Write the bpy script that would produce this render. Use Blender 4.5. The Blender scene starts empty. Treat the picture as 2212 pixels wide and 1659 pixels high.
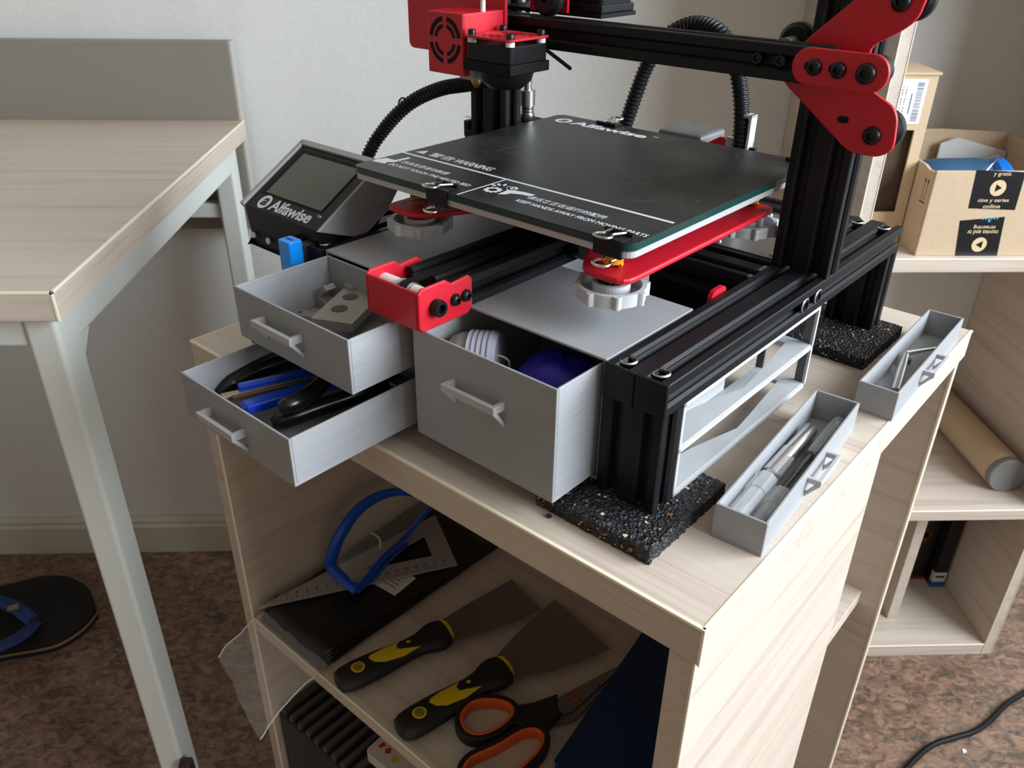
import bpy, bmesh, math, random
from mathutils import Vector, Matrix
random.seed(7)
S = bpy.context.scene
COL = S.collection
R_ = math.radians

# ------------------------------------------------------------------ camera
# All sizes below are millimetres; z = 0 is the top of the wooden cabinet.
FLOOR = -698.0
RZ = R_(-43.47)                       # printer / cabinet yaw against the room
W_, H_, F_ = 2212.0, 1659.0, 1794.305
CAM_U, CAM_V, CAM_Z = -95.33, -368.71, 306.22
YAW, PITCH, ROLL = R_(2.322), R_(29.693), R_(0.731)
def _axes():
    fwd = Vector((math.sin(YAW)*math.cos(PITCH), math.cos(YAW)*math.cos(PITCH), -math.sin(PITCH)))
    right = Vector((math.cos(YAW), -math.sin(YAW), 0)); up = right.cross(fwd)
    c, s = math.cos(ROLL), math.sin(ROLL)
    return c*right+s*up, -s*right+c*up, fwd
CR, CU, CF = _axes()
cam_d = bpy.data.cameras.new('camera'); cam = bpy.data.objects.new('camera', cam_d); COL.objects.link(cam)
cam_d.sensor_fit = 'HORIZONTAL'; cam_d.sensor_width = 36.0; cam_d.lens = 36.0*F_/W_
cam_d.clip_start = 0.02; cam_d.clip_end = 50
m = Matrix.Identity(4)
for i in range(3):
    m[i][0], m[i][1], m[i][2] = CR[i], CU[i], -CF[i]
m[0][3], m[1][3], m[2][3] = CAM_U/1000, CAM_V/1000, (CAM_Z-FLOOR)/1000
cam.matrix_world = m
S.camera = cam
cam_d.dof.use_dof = True; cam_d.dof.focus_distance = 0.56; cam_d.dof.aperture_fstop = 18.0

# ------------------------------------------------------------------ light
S.view_settings.view_transform = 'Standard'; S.view_settings.look = 'None'
S.view_settings.gamma = 1.0; S.view_settings.use_curve_mapping = False
S.view_settings.exposure = 0.0
wd = bpy.data.worlds.new('daylight'); S.world = wd; wd.use_nodes = True
bg = wd.node_tree.nodes['Background']; bg.inputs[0].default_value = (0.75, 0.87, 1.0, 1); bg.inputs[1].default_value = 1.0
def area(name, loc, rot, sx, sy, power, col):
    l = bpy.data.lights.new(name, 'AREA'); l.shape = 'RECTANGLE'; l.size = sx; l.size_y = sy
    l.energy = power; l.color = col
    o = bpy.data.objects.new(name, l); COL.objects.link(o); o.location = loc; o.rotation_euler = rot
    return o
# daylight coming in through the window of the right-hand wall (fills the opening)
WIN = dict(v0=-1750, v1=330, z0=280, z1=1520, u=1700)
area('window_daylight', (WIN['u']/1000-0.03, (WIN['v0']+WIN['v1'])/2000, (WIN['z0']+WIN['z1'])/2000-FLOOR/1000),
     (0, R_(90), 0), (WIN['z1']-WIN['z0'])/1000, (WIN['v1']-WIN['v0'])/1000, 150.0, (0.82, 0.92, 1.0))

# ------------------------------------------------------------------ frames and pixel rays
MR = Matrix.Translation((0, 0, -FLOOR/1000))                                   # room frame
MP = MR @ Matrix.Rotation(RZ, 4, 'Z')                                          # printer frame
KX, KY, KP = 63.12, -48.0, 0.0095
MK = MP @ Matrix.Translation((KX/1000, KY/1000, 0)) @ Matrix.Rotation(KP, 4, 'Z') @ Matrix.Translation((-KX/1000, -KY/1000, 0))
_rot = Matrix.Rotation(-RZ, 3, 'Z')
def _ray(px, fr):
    d = CR*((px[0]-W_/2)/F_) + CU*(-(px[1]-H_/2)/F_) + CF
    o = Vector((CAM_U, CAM_V, CAM_Z))
    return (_rot@o, _rot@d) if fr == 'P' else (o, d)
def _hit(px, ax, val, fr):
    o, d = _ray(px, fr); k = (val-o[ax])/d[ax]; return o+d*k
def pX(px, x): return _hit(px, 0, x, 'P')
def pY(px, y): return _hit(px, 1, y, 'P')
def pZ(px, z): return _hit(px, 2, z, 'P')
def rU(px, x): return _hit(px, 0, x, 'R')
def rV(px, y): return _hit(px, 1, y, 'R')
def rZ(px, z): return _hit(px, 2, z, 'R')

# ------------------------------------------------------------------ materials
MATS = {}
def mat(name, col, rough=0.5, metal=0.0, coat=0.0, trans=0.0, ior=1.45, alpha=1.0, spec=0.5):
    if name in MATS: return MATS[name]
    mm = bpy.data.materials.new(name); mm.use_nodes = True
    b = mm.node_tree.nodes['Principled BSDF']
    b.inputs['Base Color'].default_value = (*col, 1); b.inputs['Roughness'].default_value = rough
    b.inputs['Metallic'].default_value = metal; b.inputs['Coat Weight'].default_value = coat
    b.inputs['Transmission Weight'].default_value = trans; b.inputs['IOR'].default_value = ior
    b.inputs['Alpha'].default_value = alpha; b.inputs['Specular IOR Level'].default_value = spec
    MATS[name] = mm; return mm
def nodes(mm): return mm.node_tree.nodes, mm.node_tree.links, mm.node_tree.nodes['Principled BSDF']
def add_noise_color(mm, c1, c2, scale=(1, 1, 1), nscale=50, detail=4, lo=0.35, hi=0.65, bump=0.0, bdist=0.001, dist=0.0):
    N, L, b = nodes(mm)
    tc = N.new('ShaderNodeTexCoord'); mp = N.new('ShaderNodeMapping'); mp.inputs['Scale'].default_value = scale
    no = N.new('ShaderNodeTexNoise'); no.inputs['Scale'].default_value = nscale; no.inputs['Detail'].default_value = detail
    no.inputs['Distortion'].default_value = dist
    cr = N.new('ShaderNodeValToRGB'); cr.color_ramp.elements[0].position = lo; cr.color_ramp.elements[1].position = hi
    cr.color_ramp.elements[0].color = (*c1, 1); cr.color_ramp.elements[1].color = (*c2, 1)
    L.new(tc.outputs['Object'], mp.inputs[0]); L.new(mp.outputs[0], no.inputs['Vector'])
    L.new(no.outputs['Fac'], cr.inputs[0]); L.new(cr.outputs[0], b.inputs['Base Color'])
    if bump:
        bp = N.new('ShaderNodeBump'); bp.inputs['Strength'].default_value = bump; bp.inputs['Distance'].default_value = bdist
        L.new(no.outputs['Fac'], bp.inputs['Height']); L.new(bp.outputs[0], b.inputs['Normal'])
    return mm
def wood(axis, tone=1.0):
    name = 'laminate_wood_'+axis+('' if tone == 1 else '_b')
    if name in MATS: return MATS[name]
    mm = mat(name, (0.6, 0.5, 0.4), 0.42)
    N, L, b = nodes(mm)
    tc = N.new('ShaderNodeTexCoord'); prev = None; outs = []
    for k, (a, c, det) in enumerate(((7.0, 420.0, 3), (2.2, 55.0, 4))):
        mp = N.new('ShaderNodeMapping')
        sc = [c, c, c]; sc['xyz'.index(axis)] = a
        mp.inputs['Scale'].default_value = sc
        no = N.new('ShaderNodeTexNoise'); no.inputs['Scale'].default_value = 1.0; no.inputs['Detail'].default_value = det
        no.inputs['Distortion'].default_value = 0.5
        L.new(tc.outputs['Object'], mp.inputs[0]); L.new(mp.outputs[0], no.inputs['Vector']); outs.append(no)
    mx = N.new('ShaderNodeMath'); mx.operation = 'MULTIPLY_ADD'; mx.inputs[1].default_value = 0.45
    m2 = N.new('ShaderNodeMath'); m2.operation = 'MULTIPLY'; m2.inputs[1].default_value = 0.55
    L.new(outs[1].outputs['Fac'], m2.inputs[0]); L.new(outs[0].outputs['Fac'], mx.inputs[0]); L.new(m2.outputs[0], mx.inputs[2])
    cr = N.new('ShaderNodeValToRGB'); e = cr.color_ramp.elements
    t = tone
    e[0].position = 0.30; e[0].color = (0.43*t, 0.33*t, 0.275*t, 1)
    e[1].position = 0.70; e[1].color = (0.61*t, 0.53*t, 0.455*t, 1)
    x = e.new(0.47); x.color = (0.55*t, 0.46*t, 0.385*t, 1)
    L.new(mx.outputs[0], cr.inputs[0]); L.new(cr.outputs[0], b.inputs['Base Color'])
    bp = N.new('ShaderNodeBump'); bp.inputs['Strength'].default_value = 0.12; bp.inputs['Distance'].default_value = 0.0006
    L.new(outs[0].outputs['Fac'], bp.inputs['Height']); L.new(bp.outputs[0], b.inputs['Normal'])
    return mm
def pla(name, col, axis='z'):
    if name in MATS: return MATS[name]
    mm = mat(name, col, 0.46)
    N, L, b = nodes(mm)
    tc = N.new('ShaderNodeTexCoord'); mp = N.new('ShaderNodeMapping'); sc = [25, 25, 25]; sc['xyz'.index(axis)] = 2600
    mp.inputs['Scale'].default_value = sc
    no = N.new('ShaderNodeTexNoise'); no.inputs['Scale'].default_value = 1.0; no.inputs['Detail'].default_value = 2
    cr = N.new('ShaderNodeValToRGB'); cr.color_ramp.elements[0].position = .3; cr.color_ramp.elements[1].position = .7
    cr.color_ramp.elements[0].color = (*[c*0.9 for c in col], 1); cr.color_ramp.elements[1].color = (*[min(1, c*1.08) for c in col], 1)
    bp = N.new('ShaderNodeBump'); bp.inputs['Strength'].default_value = 0.25; bp.inputs['Distance'].default_value = 0.0003
    L.new(tc.outputs['Object'], mp.inputs[0]); L.new(mp.outputs[0], no.inputs['Vector']); L.new(no.outputs['Fac'], cr.inputs[0])
    L.new(cr.outputs[0], b.inputs['Base Color']); L.new(no.outputs['Fac'], bp.inputs['Height']); L.new(bp.outputs[0], b.inputs['Normal'])
    return mm
GREY = pla('grey_printed_plastic', (0.31, 0.315, 0.33))
GREYX = pla('grey_printed_plastic_flat', (0.31, 0.315, 0.33), 'y')
GREYK = pla('light_grey_printed_plastic', (0.45, 0.455, 0.47))
BLACK = mat('black_anodised_aluminium', (0.008, 0.008, 0.0095), 0.40, spec=0.25)
BLACKP = mat('black_plastic', (0.008, 0.008, 0.009), 0.42, spec=0.25)
BLACKM = mat('matte_black_plastic', (0.006, 0.006, 0.006), 0.62, spec=0.2)
BLACKS = mat('black_steel_screw', (0.02, 0.02, 0.022), 0.32, 0.6)
RED = mat('red_powder_coat', (0.52, 0.008, 0.022), 0.42)
ALU = mat('bare_aluminium', (0.62, 0.62, 0.64), 0.32, 1.0)
STEEL = mat('bright_steel', (0.60, 0.59, 0.56), 0.28, 1.0)
DSTEEL = mat('dull_steel', (0.22, 0.21, 0.20), 0.42, 0.9)
WHITEP = mat('white_plastic', (0.75, 0.75, 0.72), 0.5)
INK = mat('white_print', (0.62, 0.66, 0.72), 0.6)
CREAM = mat('edge_band_highlight', (0.80, 0.74, 0.56), 0.4)  # edge banding; its cream colour also paints in the highlights along rounded edges
WALLM = add_noise_color(mat('white_wall_paint', (0.62, 0.61, 0.57), 0.75), (0.63, 0.625, 0.605), (0.67, 0.665, 0.645), nscale=220, bump=0.03, bdist=0.0004)
LEGM = mat('pale_grey_painted_steel', (0.64, 0.66, 0.62), 0.38)
CARD = add_noise_color(mat('brown_cardboard', (0.5, 0.35, 0.2), 0.8), (0.48, 0.355, 0.235), (0.52, 0.388, 0.26), nscale=420)

# ------------------------------------------------------------------ mesh builder (coordinates in mm)
class MB:
    def __init__(s): s.v = []; s.f = []; s.sm = []
    def add(s, vs, fs, smooth=False):
        o = len(s.v); s.v += [tuple(x) for x in vs]; s.f += [tuple(i+o for i in f) for f in fs]; s.sm += [smooth]*len(fs); return s
    def box(s, x0, x1, y0, y1, z0, z1):
        vs = [(x0, y0, z0), (x1, y0, z0), (x1, y1, z0), (x0, y1, z0), (x0, y0, z1), (x1, y0, z1), (x1, y1, z1), (x0, y1, z1)]
        return s.add(vs, [(0, 3, 2, 1), (4, 5, 6, 7), (0, 1, 5, 4), (1, 2, 6, 5), (2, 3, 7, 6), (3, 0, 4, 7)])
    def obox(s, c, ax, ay, az):          # centre and three half-axis vectors
        c = Vector(c); ax, ay, az = Vector(ax), Vector(ay), Vector(az)
        vs = [c+i*ax+j*ay+k*az for k in (-1, 1) for i, j in ((-1, -1), (1, -1), (1, 1), (-1, 1))]
        return s.add(vs, [(0, 3, 2, 1), (4, 5, 6, 7), (0, 1, 5, 4), (1, 2, 6, 5), (2, 3, 7, 6), (3, 0, 4, 7)])
    def prism(s, pts, O, A, B, L, smooth=False):   # closed outline pts in (A,B), pushed along L
        O, A, B, L = Vector(O), Vector(A), Vector(B), Vector(L); n = len(pts)
        if A.cross(B).dot(L) < 0: pts = pts[::-1]
        area2 = sum(pts[i][0]*pts[(i+1) % n][1]-pts[(i+1) % n][0]*pts[i][1] for i in range(n))
        if (area2 < 0) != (A.cross(B).dot(L) < 0): pts = pts[::-1]
        if A.cross(B).dot(L) < 0: pts = pts[::-1]
        a = [O+A*p[0]+B*p[1] for p in pts]; b = [p+L for p in a]
        fs = [tuple(range(n-1, -1, -1)), tuple(range(n, 2*n))]
        o = len(s.v); s.add(a+b, fs)
        s.f += [(o+i, o+(i+1) % n, o+n+(i+1) % n, o+n+i) for i in range(n)]; s.sm += [smooth]*n
        return s
    def ring(s, outer, inner, O, A, B, L):         # plate with one hole; both outlines have the same count
        O, A, B, L = Vector(O), Vector(A), Vector(B), Vector(L); n = len(outer); o = len(s.v)
        for q in (outer, inner):
            p = [O+A*t[0]+B*t[1] for t in q]; s.v += [tuple(x) for x in p]+[tuple(x+L) for x in p]
        for i in range(n):
            j = (i+1) % n
            s.f += [(o+i, o+j, o+n+j, o+n+i), (o+2*n+j, o+2*n+i, o+3*n+i, o+3*n+j),
                    (o+j, o+i, o+2*n+i, o+2*n+j), (o+n+i, o+n+j, o+3*n+j, o+3*n+i)]
            s.sm += [False]*4
        return s
    def cyl(s, a, b, r, r2=None, n=20, caps=True, smooth=True):
        a, b = Vector(a), Vector(b); r2 = r if r2 is None else r2
        d = (b-a).normalized(); t = Vector((0, 0, 1)) if abs(d.z) < 0.9 else Vector((1, 0, 0))
        x = d.cross(t).normalized(); y = d.cross(x); o = len(s.v)
        for k in range(n):
            w = 2*math.pi*k/n; e = x*math.cos(w)+y*math.sin(w); s.v += [tuple(a+e*r), tuple(b+e*r2)]
        for k in range(n):
            j = (k+1) % n; s.f.append((o+2*k, o+2*k+1, o+2*j+1, o+2*j)); s.sm.append(smooth)
        if caps:
            s.f += [tuple(o+2*k for k in range(n)), tuple(o+2*k+1 for k in range(n-1, -1, -1))]; s.sm += [False]*2
        return s
    def lathe(s, prof, c, axis=(0, 0, 1), n=28, smooth=True):  # prof: (radius, height) list
        c = Vector(c); d = Vector(axis).normalized(); t = Vector((0, 0, 1)) if abs(d.z) < 0.9 else Vector((1, 0, 0))
        x = t.cross(d).normalized(); y = d.cross(x); o = len(s.v); m = len(prof)
        for k in range(n):
            w = 2*math.pi*k/n; e = x*math.cos(w)+y*math.sin(w)
            for r, h in prof: s.v.append(tuple(c+e*r+d*h))
        for k in range(n):
            j = (k+1) % n
            for i in range(m-1):
                s.f.append((o+k*m+i, o+j*m+i, o+j*m+i+1, o+k*m+i+1)); s.sm.append(smooth)
        return s
    def tube(s, path, r, n=10, smooth=True, caps=True, rs=None, flat=None):
        P = [Vector(p) for p in path]; o = len(s.v); m = len(P); up = None
        for i, p in enumerate(P):
            d = (P[min(i+1, m-1)]-P[max(i-1, 0)]).normalized()
            if up is None:
                t = Vector((0, 0, 1)) if abs(d.z) < 0.9 else Vector((1, 0, 0)); up = (t-d*t.dot(d)).normalized()
            else: up = (up-d*up.dot(d)).normalized()
            side = d.cross(up); rr = rs[i] if rs else r
            for k in range(n):
                w = 2*math.pi*k/n; s.v.append(tuple(p+(side*math.cos(w)+up*math.sin(w)*(flat or 1))*rr))
        for i in range(m-1):
            for k in range(n):
                j = (k+1) % n; s.f.append((o+i*n+k, o+i*n+j, o+(i+1)*n+j, o+(i+1)*n+k)); s.sm.append(smooth)
        if caps:
            s.f += [tuple(o+k for k in range(n-1, -1, -1)), tuple(o+(m-1)*n+k for k in range(n))]; s.sm += [False]*2
        return s
    def grid(s, rows, smooth=True):
        o = len(s.v); n = len(rows); m = len(rows[0])
        for r in rows: s.v += [tuple(x) for x in r]
        for i in range(n-1):
            for j in range(m-1):
                s.f.append((o+i*m+j, o+i*m+j+1, o+(i+1)*m+j+1, o+(i+1)*m+j)); s.sm.append(smooth)
        return s
def circ(r, n=24, cx=0, cy=0, a0=0): return [(cx+r*math.cos(a0+2*math.pi*k/n), cy+r*math.sin(a0+2*math.pi*k/n)) for k in range(n)]
def rrect(x0, x1, y0, y1, r, n=5):
    out = []
    for cx, cy, a in ((x1-r, y1-r, 0), (x0+r, y1-r, 90), (x0+r, y0+r, 180), (x1-r, y0+r, 270)):
        for k in range(n+1):
            w = R_(a+90*k/n); out.append((cx+r*math.cos(w), cy+r*math.sin(w)))
    return out
def cat(pts, n=8, closed=False):      # Catmull-Rom through points
    P = [Vector(p) for p in pts]; out = []; m = len(P)
    for i in range(m if closed else m-1):
        g = lambda k: P[k % m] if closed else P[min(max(k, 0), m-1)]
        a, b, c, d = g(i-1), g(i), g(i+1), g(i+2)
        for k in range(n):
            t = k/n; out.append(0.5*((2*b)+(c-a)*t+(2*a-5*b+4*c-d)*t*t+(3*b-a-3*c+d)*t**3))
    if not closed: out.append(P[-1])
    return out

def _mesh(name, mb, mt, origin):
    me = bpy.data.meshes.new(name); o = Vector(origin)
    me.from_pydata([tuple((Vector(v)-o)/1000) for v in mb.v], [], mb.f)
    me.polygons.foreach_set('use_smooth', mb.sm)
    ms = mt if isinstance(mt, (list, tuple)) else [mt]
    for q in ms: me.materials.append(q)
    me.validate(); me.update()
    if any(mb.sm): me.set_sharp_from_angle(angle=R_(42))
    return me
def finish(o, bevel, seg=2):
    if bevel:
        b = o.modifiers.new('bevel', 'BEVEL'); b.width = bevel/1000; b.segments = seg; b.limit_method = 'ANGLE'
        b.angle_limit = R_(40); b.use_clamp_overlap = True; b.harden_normals = False
        if seg > 1:
            for p in o.data.polygons: pass
def tag(o, label, cat_, group=None, kind=None):
    if label: o['label'] = label
    if cat_: o['category'] = cat_
    if group: o['group'] = group
    if kind: o['kind'] = kind
    return o
ORI = {}
def thing(name, label, cat_, frame, origin, group=None):
    o = bpy.data.objects.new(name, None); COL.objects.link(o); o.empty_display_size = 0.02
    o.matrix_world = frame @ Matrix.Translation(Vector(origin)/1000); ORI[o.name] = Vector(origin)
    return tag(o, label, cat_, group)
def part(name, mb, mt, parent, bevel=0, seg=2, label=None, kind=None):
    org = ORI[parent.name]
    o = bpy.data.objects.new(name, _mesh(name, mb, mt, org)); COL.objects.link(o); o.parent = parent
    ORI[o.name] = org; finish(o, bevel, seg)
    if label: o['label'] = label
    if kind: o['kind'] = kind
    return o
def single(name, mb, mt, frame, origin, label=None, cat_=None, group=None, kind=None, bevel=0, seg=2):
    o = bpy.data.objects.new(name, _mesh(name, mb, mt, origin)); COL.objects.link(o)
    o.matrix_world = frame @ Matrix.Translation(Vector(origin)/1000); ORI[o.name] = Vector(origin)
    finish(o, bevel, seg); return tag(o, label, cat_, group, kind)
_txt = {}
def text_geo(s, bold=0.0, shear=0.0, space=1.0):
    k = (s, bold, shear, space)
    if k in _txt: return _txt[k]
    cu = bpy.data.curves.new('lettering', 'FONT'); cu.body = s; cu.offset = bold; cu.shear = shear; cu.space_character = space
    cu.resolution_u = 3
    o = bpy.data.objects.new('lettering', cu); COL.objects.link(o)
    dg = bpy.context.evaluated_depsgraph_get(); me = bpy.data.meshes.new_from_object(o.evaluated_get(dg))
    vs = [v.co.copy() for v in me.vertices]; fs = [tuple(p.vertices) for p in me.polygons]
    bpy.data.objects.remove(o); bpy.data.curves.remove(cu); bpy.data.meshes.remove(me)
    if not vs: vs = [Vector((0, 0, 0)), Vector((1, 0, 0)), Vector((1, 1, 0))]; fs = [(0, 1, 2)]
    x0 = min(v.x for v in vs); x1 = max(v.x for v in vs); y0 = min(v.y for v in vs); y1 = max(v.y for v in vs)
    _txt[k] = ([((v.x-x0)/(x1-x0), (v.y-y0)/(y1-y0)) for v in vs], fs); return _txt[k]
def put_text(mb, s, O, A, B, w, h, bold=0.0, shear=0.0, space=1.0):   # lower-left O, unit axes, width and height in mm
    O, A, B = Vector(O), Vector(A).normalized(), Vector(B).normalized()
    vs, fs = text_geo(s, bold, shear, space)
    mb.add([O+A*(x*w)+B*(y*h) for x, y in vs], fs); return mb
def flat(mb, pts, O, A, B):
    O, A, B = Vector(O), Vector(A), Vector(B)
    mb.add([O+A*p[0]+B*p[1] for p in pts], [tuple(range(len(pts)))]); return mb
def rpoly(pts, r, n=4):
    out = []; m_ = len(pts)
    for i in range(m_):
        a, b, c = Vector(pts[i-1]), Vector(pts[i]), Vector(pts[(i+1) % m_])
        u_, w_ = (a-b), (c-b); d = min(r, u_.length*.45, w_.length*.45); p, q = b+u_.normalized()*d, b+w_.normalized()*d
        for k in range(n+1):
            t = k/n; out.append(tuple((1-t)**2*p+2*t*(1-t)*b+t*t*q))
    return out
def vslot(w=40, h=20):       # 2040 V-slot outline, centred
    out = []
    def side(a, b, cs):      # from corner a to b with slots at fractions cs
        a, b = Vector(a), Vector(b); d = (b-a).normalized(); n = Vector((-d.y, d.x))   # n points inwards for ccw
        out.append(tuple(a+d*0.6)) ; L = (b-a).length
        for c in cs:
            m_ = a+d*(c*L)
            for t, q in ((-4.6, 0), (-3.0, 1.7), (-3.0, 2.6), (-5.0, 2.6), (-2.6, 5.6), (2.6, 5.6), (5.0, 2.6), (3.0, 2.6), (3.0, 1.7), (4.6, 0)):
                out.append(tuple(m_+d*t+n*q))
        out.append(tuple(b-d*0.6))
    c1 = (0.25, 0.75) if w > 30 else (0.5,); c2 = (0.25, 0.75) if h > 30 else (0.5,)
    side((-w/2, -h/2), (w/2, -h/2), c1); side((w/2, -h/2), (w/2, h/2), c2)
    side((w/2, h/2), (-w/2, h/2), c1); side((-w/2, h/2), (-w/2, -h/2), c2)
    return out
def screw(mb, p, d, r=3.6, h=3, n=14):     # button head with hex pocket
    p, d = Vector(p), Vector(d).normalized()
    mb.lathe([(r, 0), (r, h*0.35), (r*0.8, h*0.85), (r*0.5, h), (r*0.42, h), (r*0.38, h*0.35), (0.01, h*0.35)], p, d, n)
    return mb
# ------------------------------------------------------------------ room shell
U0, U1, V0, V1, ZC = -2300, 1700, -2600, 808, 1900
FL = mat('marbled_brown_linoleum', (0.2, 0.1, 0.06), 0.42)
def _lino():
    N, L, b = nodes(FL)
    tc = N.new('ShaderNodeTexCoord')
    def noi(sc, det, dist, msc=(1, 1, 1)):
        mp = N.new('ShaderNodeMapping'); mp.inputs['Scale'].default_value = msc
        n = N.new('ShaderNodeTexNoise'); n.inputs['Scale'].default_value = sc; n.inputs['Detail'].default_value = det; n.inputs['Distortion'].default_value = dist
        n.inputs['Roughness'].default_value = 0.68
        L.new(tc.outputs['Object'], mp.inputs[0]); L.new(mp.outputs[0], n.inputs['Vector']); return n
    a = noi(46, 10, 1.2, (1, 1.5, 1)); c = noi(40, 9, 1.6, (1, 1.5, 1)); d = noi(14, 8, 0.8)
    r1 = N.new('ShaderNodeValToRGB'); e = r1.color_ramp.elements
    e[0].position = .38; e[0].color = (0.085, 0.066, 0.046, 1); e[1].position = .64; e[1].color = (0.33, 0.20, 0.13, 1)
    k = e.new(.5); k.color = (0.20, 0.117, 0.08, 1)
    r2 = N.new('ShaderNodeValToRGB'); e = r2.color_ramp.elements
    e[0].position = .36; e[0].color = (1, 1, 1, 1); e[1].position = .46; e[1].color = (0, 0, 0, 1)
    mx = N.new('ShaderNodeMixRGB'); mx.inputs[2].default_value = (0.07, 0.052, 0.046, 1)
    m3 = N.new('ShaderNodeMixRGB'); m3.inputs[2].default_value = (0.27, 0.18, 0.125, 1)
    r3 = N.new('ShaderNodeValToRGB'); e = r3.color_ramp.elements
    e[0].position = .5; e[0].color = (0, 0, 0, 1); e[1].position = .72; e[1].color = (0.5, 0.5, 0.5, 1)
    L.new(a.outputs['Fac'], r1.inputs[0]); L.new(c.outputs['Fac'], r2.inputs[0]); L.new(d.outputs['Fac'], r3.inputs[0])
    L.new(r1.outputs[0], m3.inputs[1]); L.new(r3.outputs[0], m3.inputs[0])
    L.new(m3.outputs[0], mx.inputs[1]); L.new(r2.outputs[0], mx.inputs[0]); L.new(mx.outputs[0], b.inputs['Base Color'])
_lino()
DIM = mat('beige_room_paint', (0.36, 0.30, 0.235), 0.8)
def setting(name, mb, mt, origin=(0, 0, FLOOR), bevel=0): return single(name, mb, mt, MR, origin, kind='structure', bevel=bevel)
setting('floor', MB().box(U0-60, U1+60, V0-60, V1+60, FLOOR-60, FLOOR), FL)
setting('ceiling', MB().box(U0-60, U1+60, V0-60, V1+60, ZC, ZC+60), DIM)
setting('wall_back', MB().box(U0-60, U1+60, V1, V1+60, FLOOR, ZC), WALLM)
setting('wall_left', MB().box(U0-60, U0, V0, V1, FLOOR, ZC), DIM)
setting('wall_front', MB().box(U0-60, U1+60, V0-60, V0, FLOOR, ZC), DIM)
w = WIN
setting('wall_right', MB().box(U1, U1+60, V0, w['v0'], FLOOR, ZC).box(U1, U1+60, w['v1'], V1, FLOOR, ZC)
        .box(U1, U1+60, w['v0'], w['v1'], FLOOR, w['z0']).box(U1, U1+60, w['v0'], w['v1'], w['z1'], ZC), WALLM)
wf = MB(); vm = (w['v0']+w['v1'])/2
for a, b in ((w['v0'], w['v0']+50), (vm-30, vm+30), (w['v1']-50, w['v1'])): wf.box(U1+8, U1+52, a, b, w['z0'], w['z1'])
for a, b in ((w['z0'], w['z0']+50), (w['z1']-50, w['z1'])): wf.box(U1+8, U1+52, w['v0'], w['v1'], a, b)
wo = setting('window_1', wf, WHITEP)
GLASS = mat('clear_glass', (1, 1, 1), 0.02, trans=1.0, ior=1.45)
part('pane', MB().box(U1+28, U1+32, w['v0']+50, vm-30, w['z0']+50, w['z1']-50), GLASS, wo)
part('pane', MB().box(U1+28, U1+32, vm+30, w['v1']-50, w['z0']+50, w['z1']-50), GLASS, wo)
BBM = mat('off_white_baseboard', (0.50, 0.47, 0.40), 0.45)
bb = MB().prism([(0, 0), (14, 0), (14, 56), (10, 60), (10, 66), (5, 74), (0, 74)], (U0, V1, FLOOR), (0, -1, 0), (0, 0, 1), (330-U0, 0, 0))
setting('baseboard_back', bb, BBM)

# ------------------------------------------------------------------ desk on the left
desk = thing('desk', 'pale wood desk with light grey steel legs standing against the white wall', 'desk', MR, (-1000, 495, FLOOR))
DU, DV0, DV1 = -411, 205, 779
TOPZ = 59
part('desk_top', MB().box(-1650, DU, DV0, DV1, TOPZ-24, TOPZ), wood('x', 0.97), desk, 1.2)
part('side_edge', MB().box(DU-.5, DU+.2, DV0+.5, DV1-.5, TOPZ-23.5, TOPZ-1), wood('y'), desk)
eb = MB()
eb.box(-1650, DU+.5, DV0-.5, DV0+2.0, TOPZ-1.8, TOPZ+.4).box(DU-2.0, DU+.5, DV0-.5, DV1, TOPZ-1.8, TOPZ+.4).box(DU-1.6, DU+.5, DV0-.5, DV0+1.6, TOPZ-24, TOPZ+.2)
part('edge_band', eb, CREAM, desk, .3, 1)
PANEL = mat('taupe_grey_laminate', (0.23, 0.21, 0.18), 0.5)
part('back_panel', MB().box(-1650, DU-7, DV1+1, DV1+19, -92, 157), PANEL, desk, 1)
part('panel_edge', MB().box(DU-7, DU-3.5, DV1+1, DV1+19, -92, 157), mat('panel_edge_band', (0.42, 0.39, 0.35), 0.5), desk, .5)
for uu in (-450, -1610):
    for vv in (222, 738):
        part('leg', MB().prism(rrect(0, 26, 0, 34 if vv < 500 else 30, 4), (uu, vv, FLOOR+6), (1, 0, 0), (0, 1, 0), (0, 0, 690+25-6+16)), LEGM, desk)
        part('foot', MB().cyl((uu+13, vv+15, FLOOR), (uu+13, vv+15, FLOOR+8), 11), BLACKP, desk)
for uu in (-450, -1610):
    part('side_rail', MB().box(uu, uu+26, 250, 742, 0, TOPZ-25), LEGM, desk, 2)
    g = MB().prism([(0, 0), (22, 0), (0, -22)], (uu+2, 255, 1), (0, 1, 0), (0, 0, 1), (22, 0, 0))
    part('gusset', g, LEGM, desk)
part('cross_rail', MB().box(-1585, -450, 744, 764, -64, -44), LEGM, desk, 2)
part('cross_rail', MB().box(-1585, -450, 226, 250, 4, TOPZ-25), LEGM, desk, 2)
p0 = rU((390, 1652), -424)
part('cable_clip', MB().obox((-418, p0.y, p0.z-6), (7, 0, 0), (0, 7, 0), (0, 0, 12)), mat('dark_brown_leather', (0.03, 0.015, 0.012), 0.5), desk, 4, 3)

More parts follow.
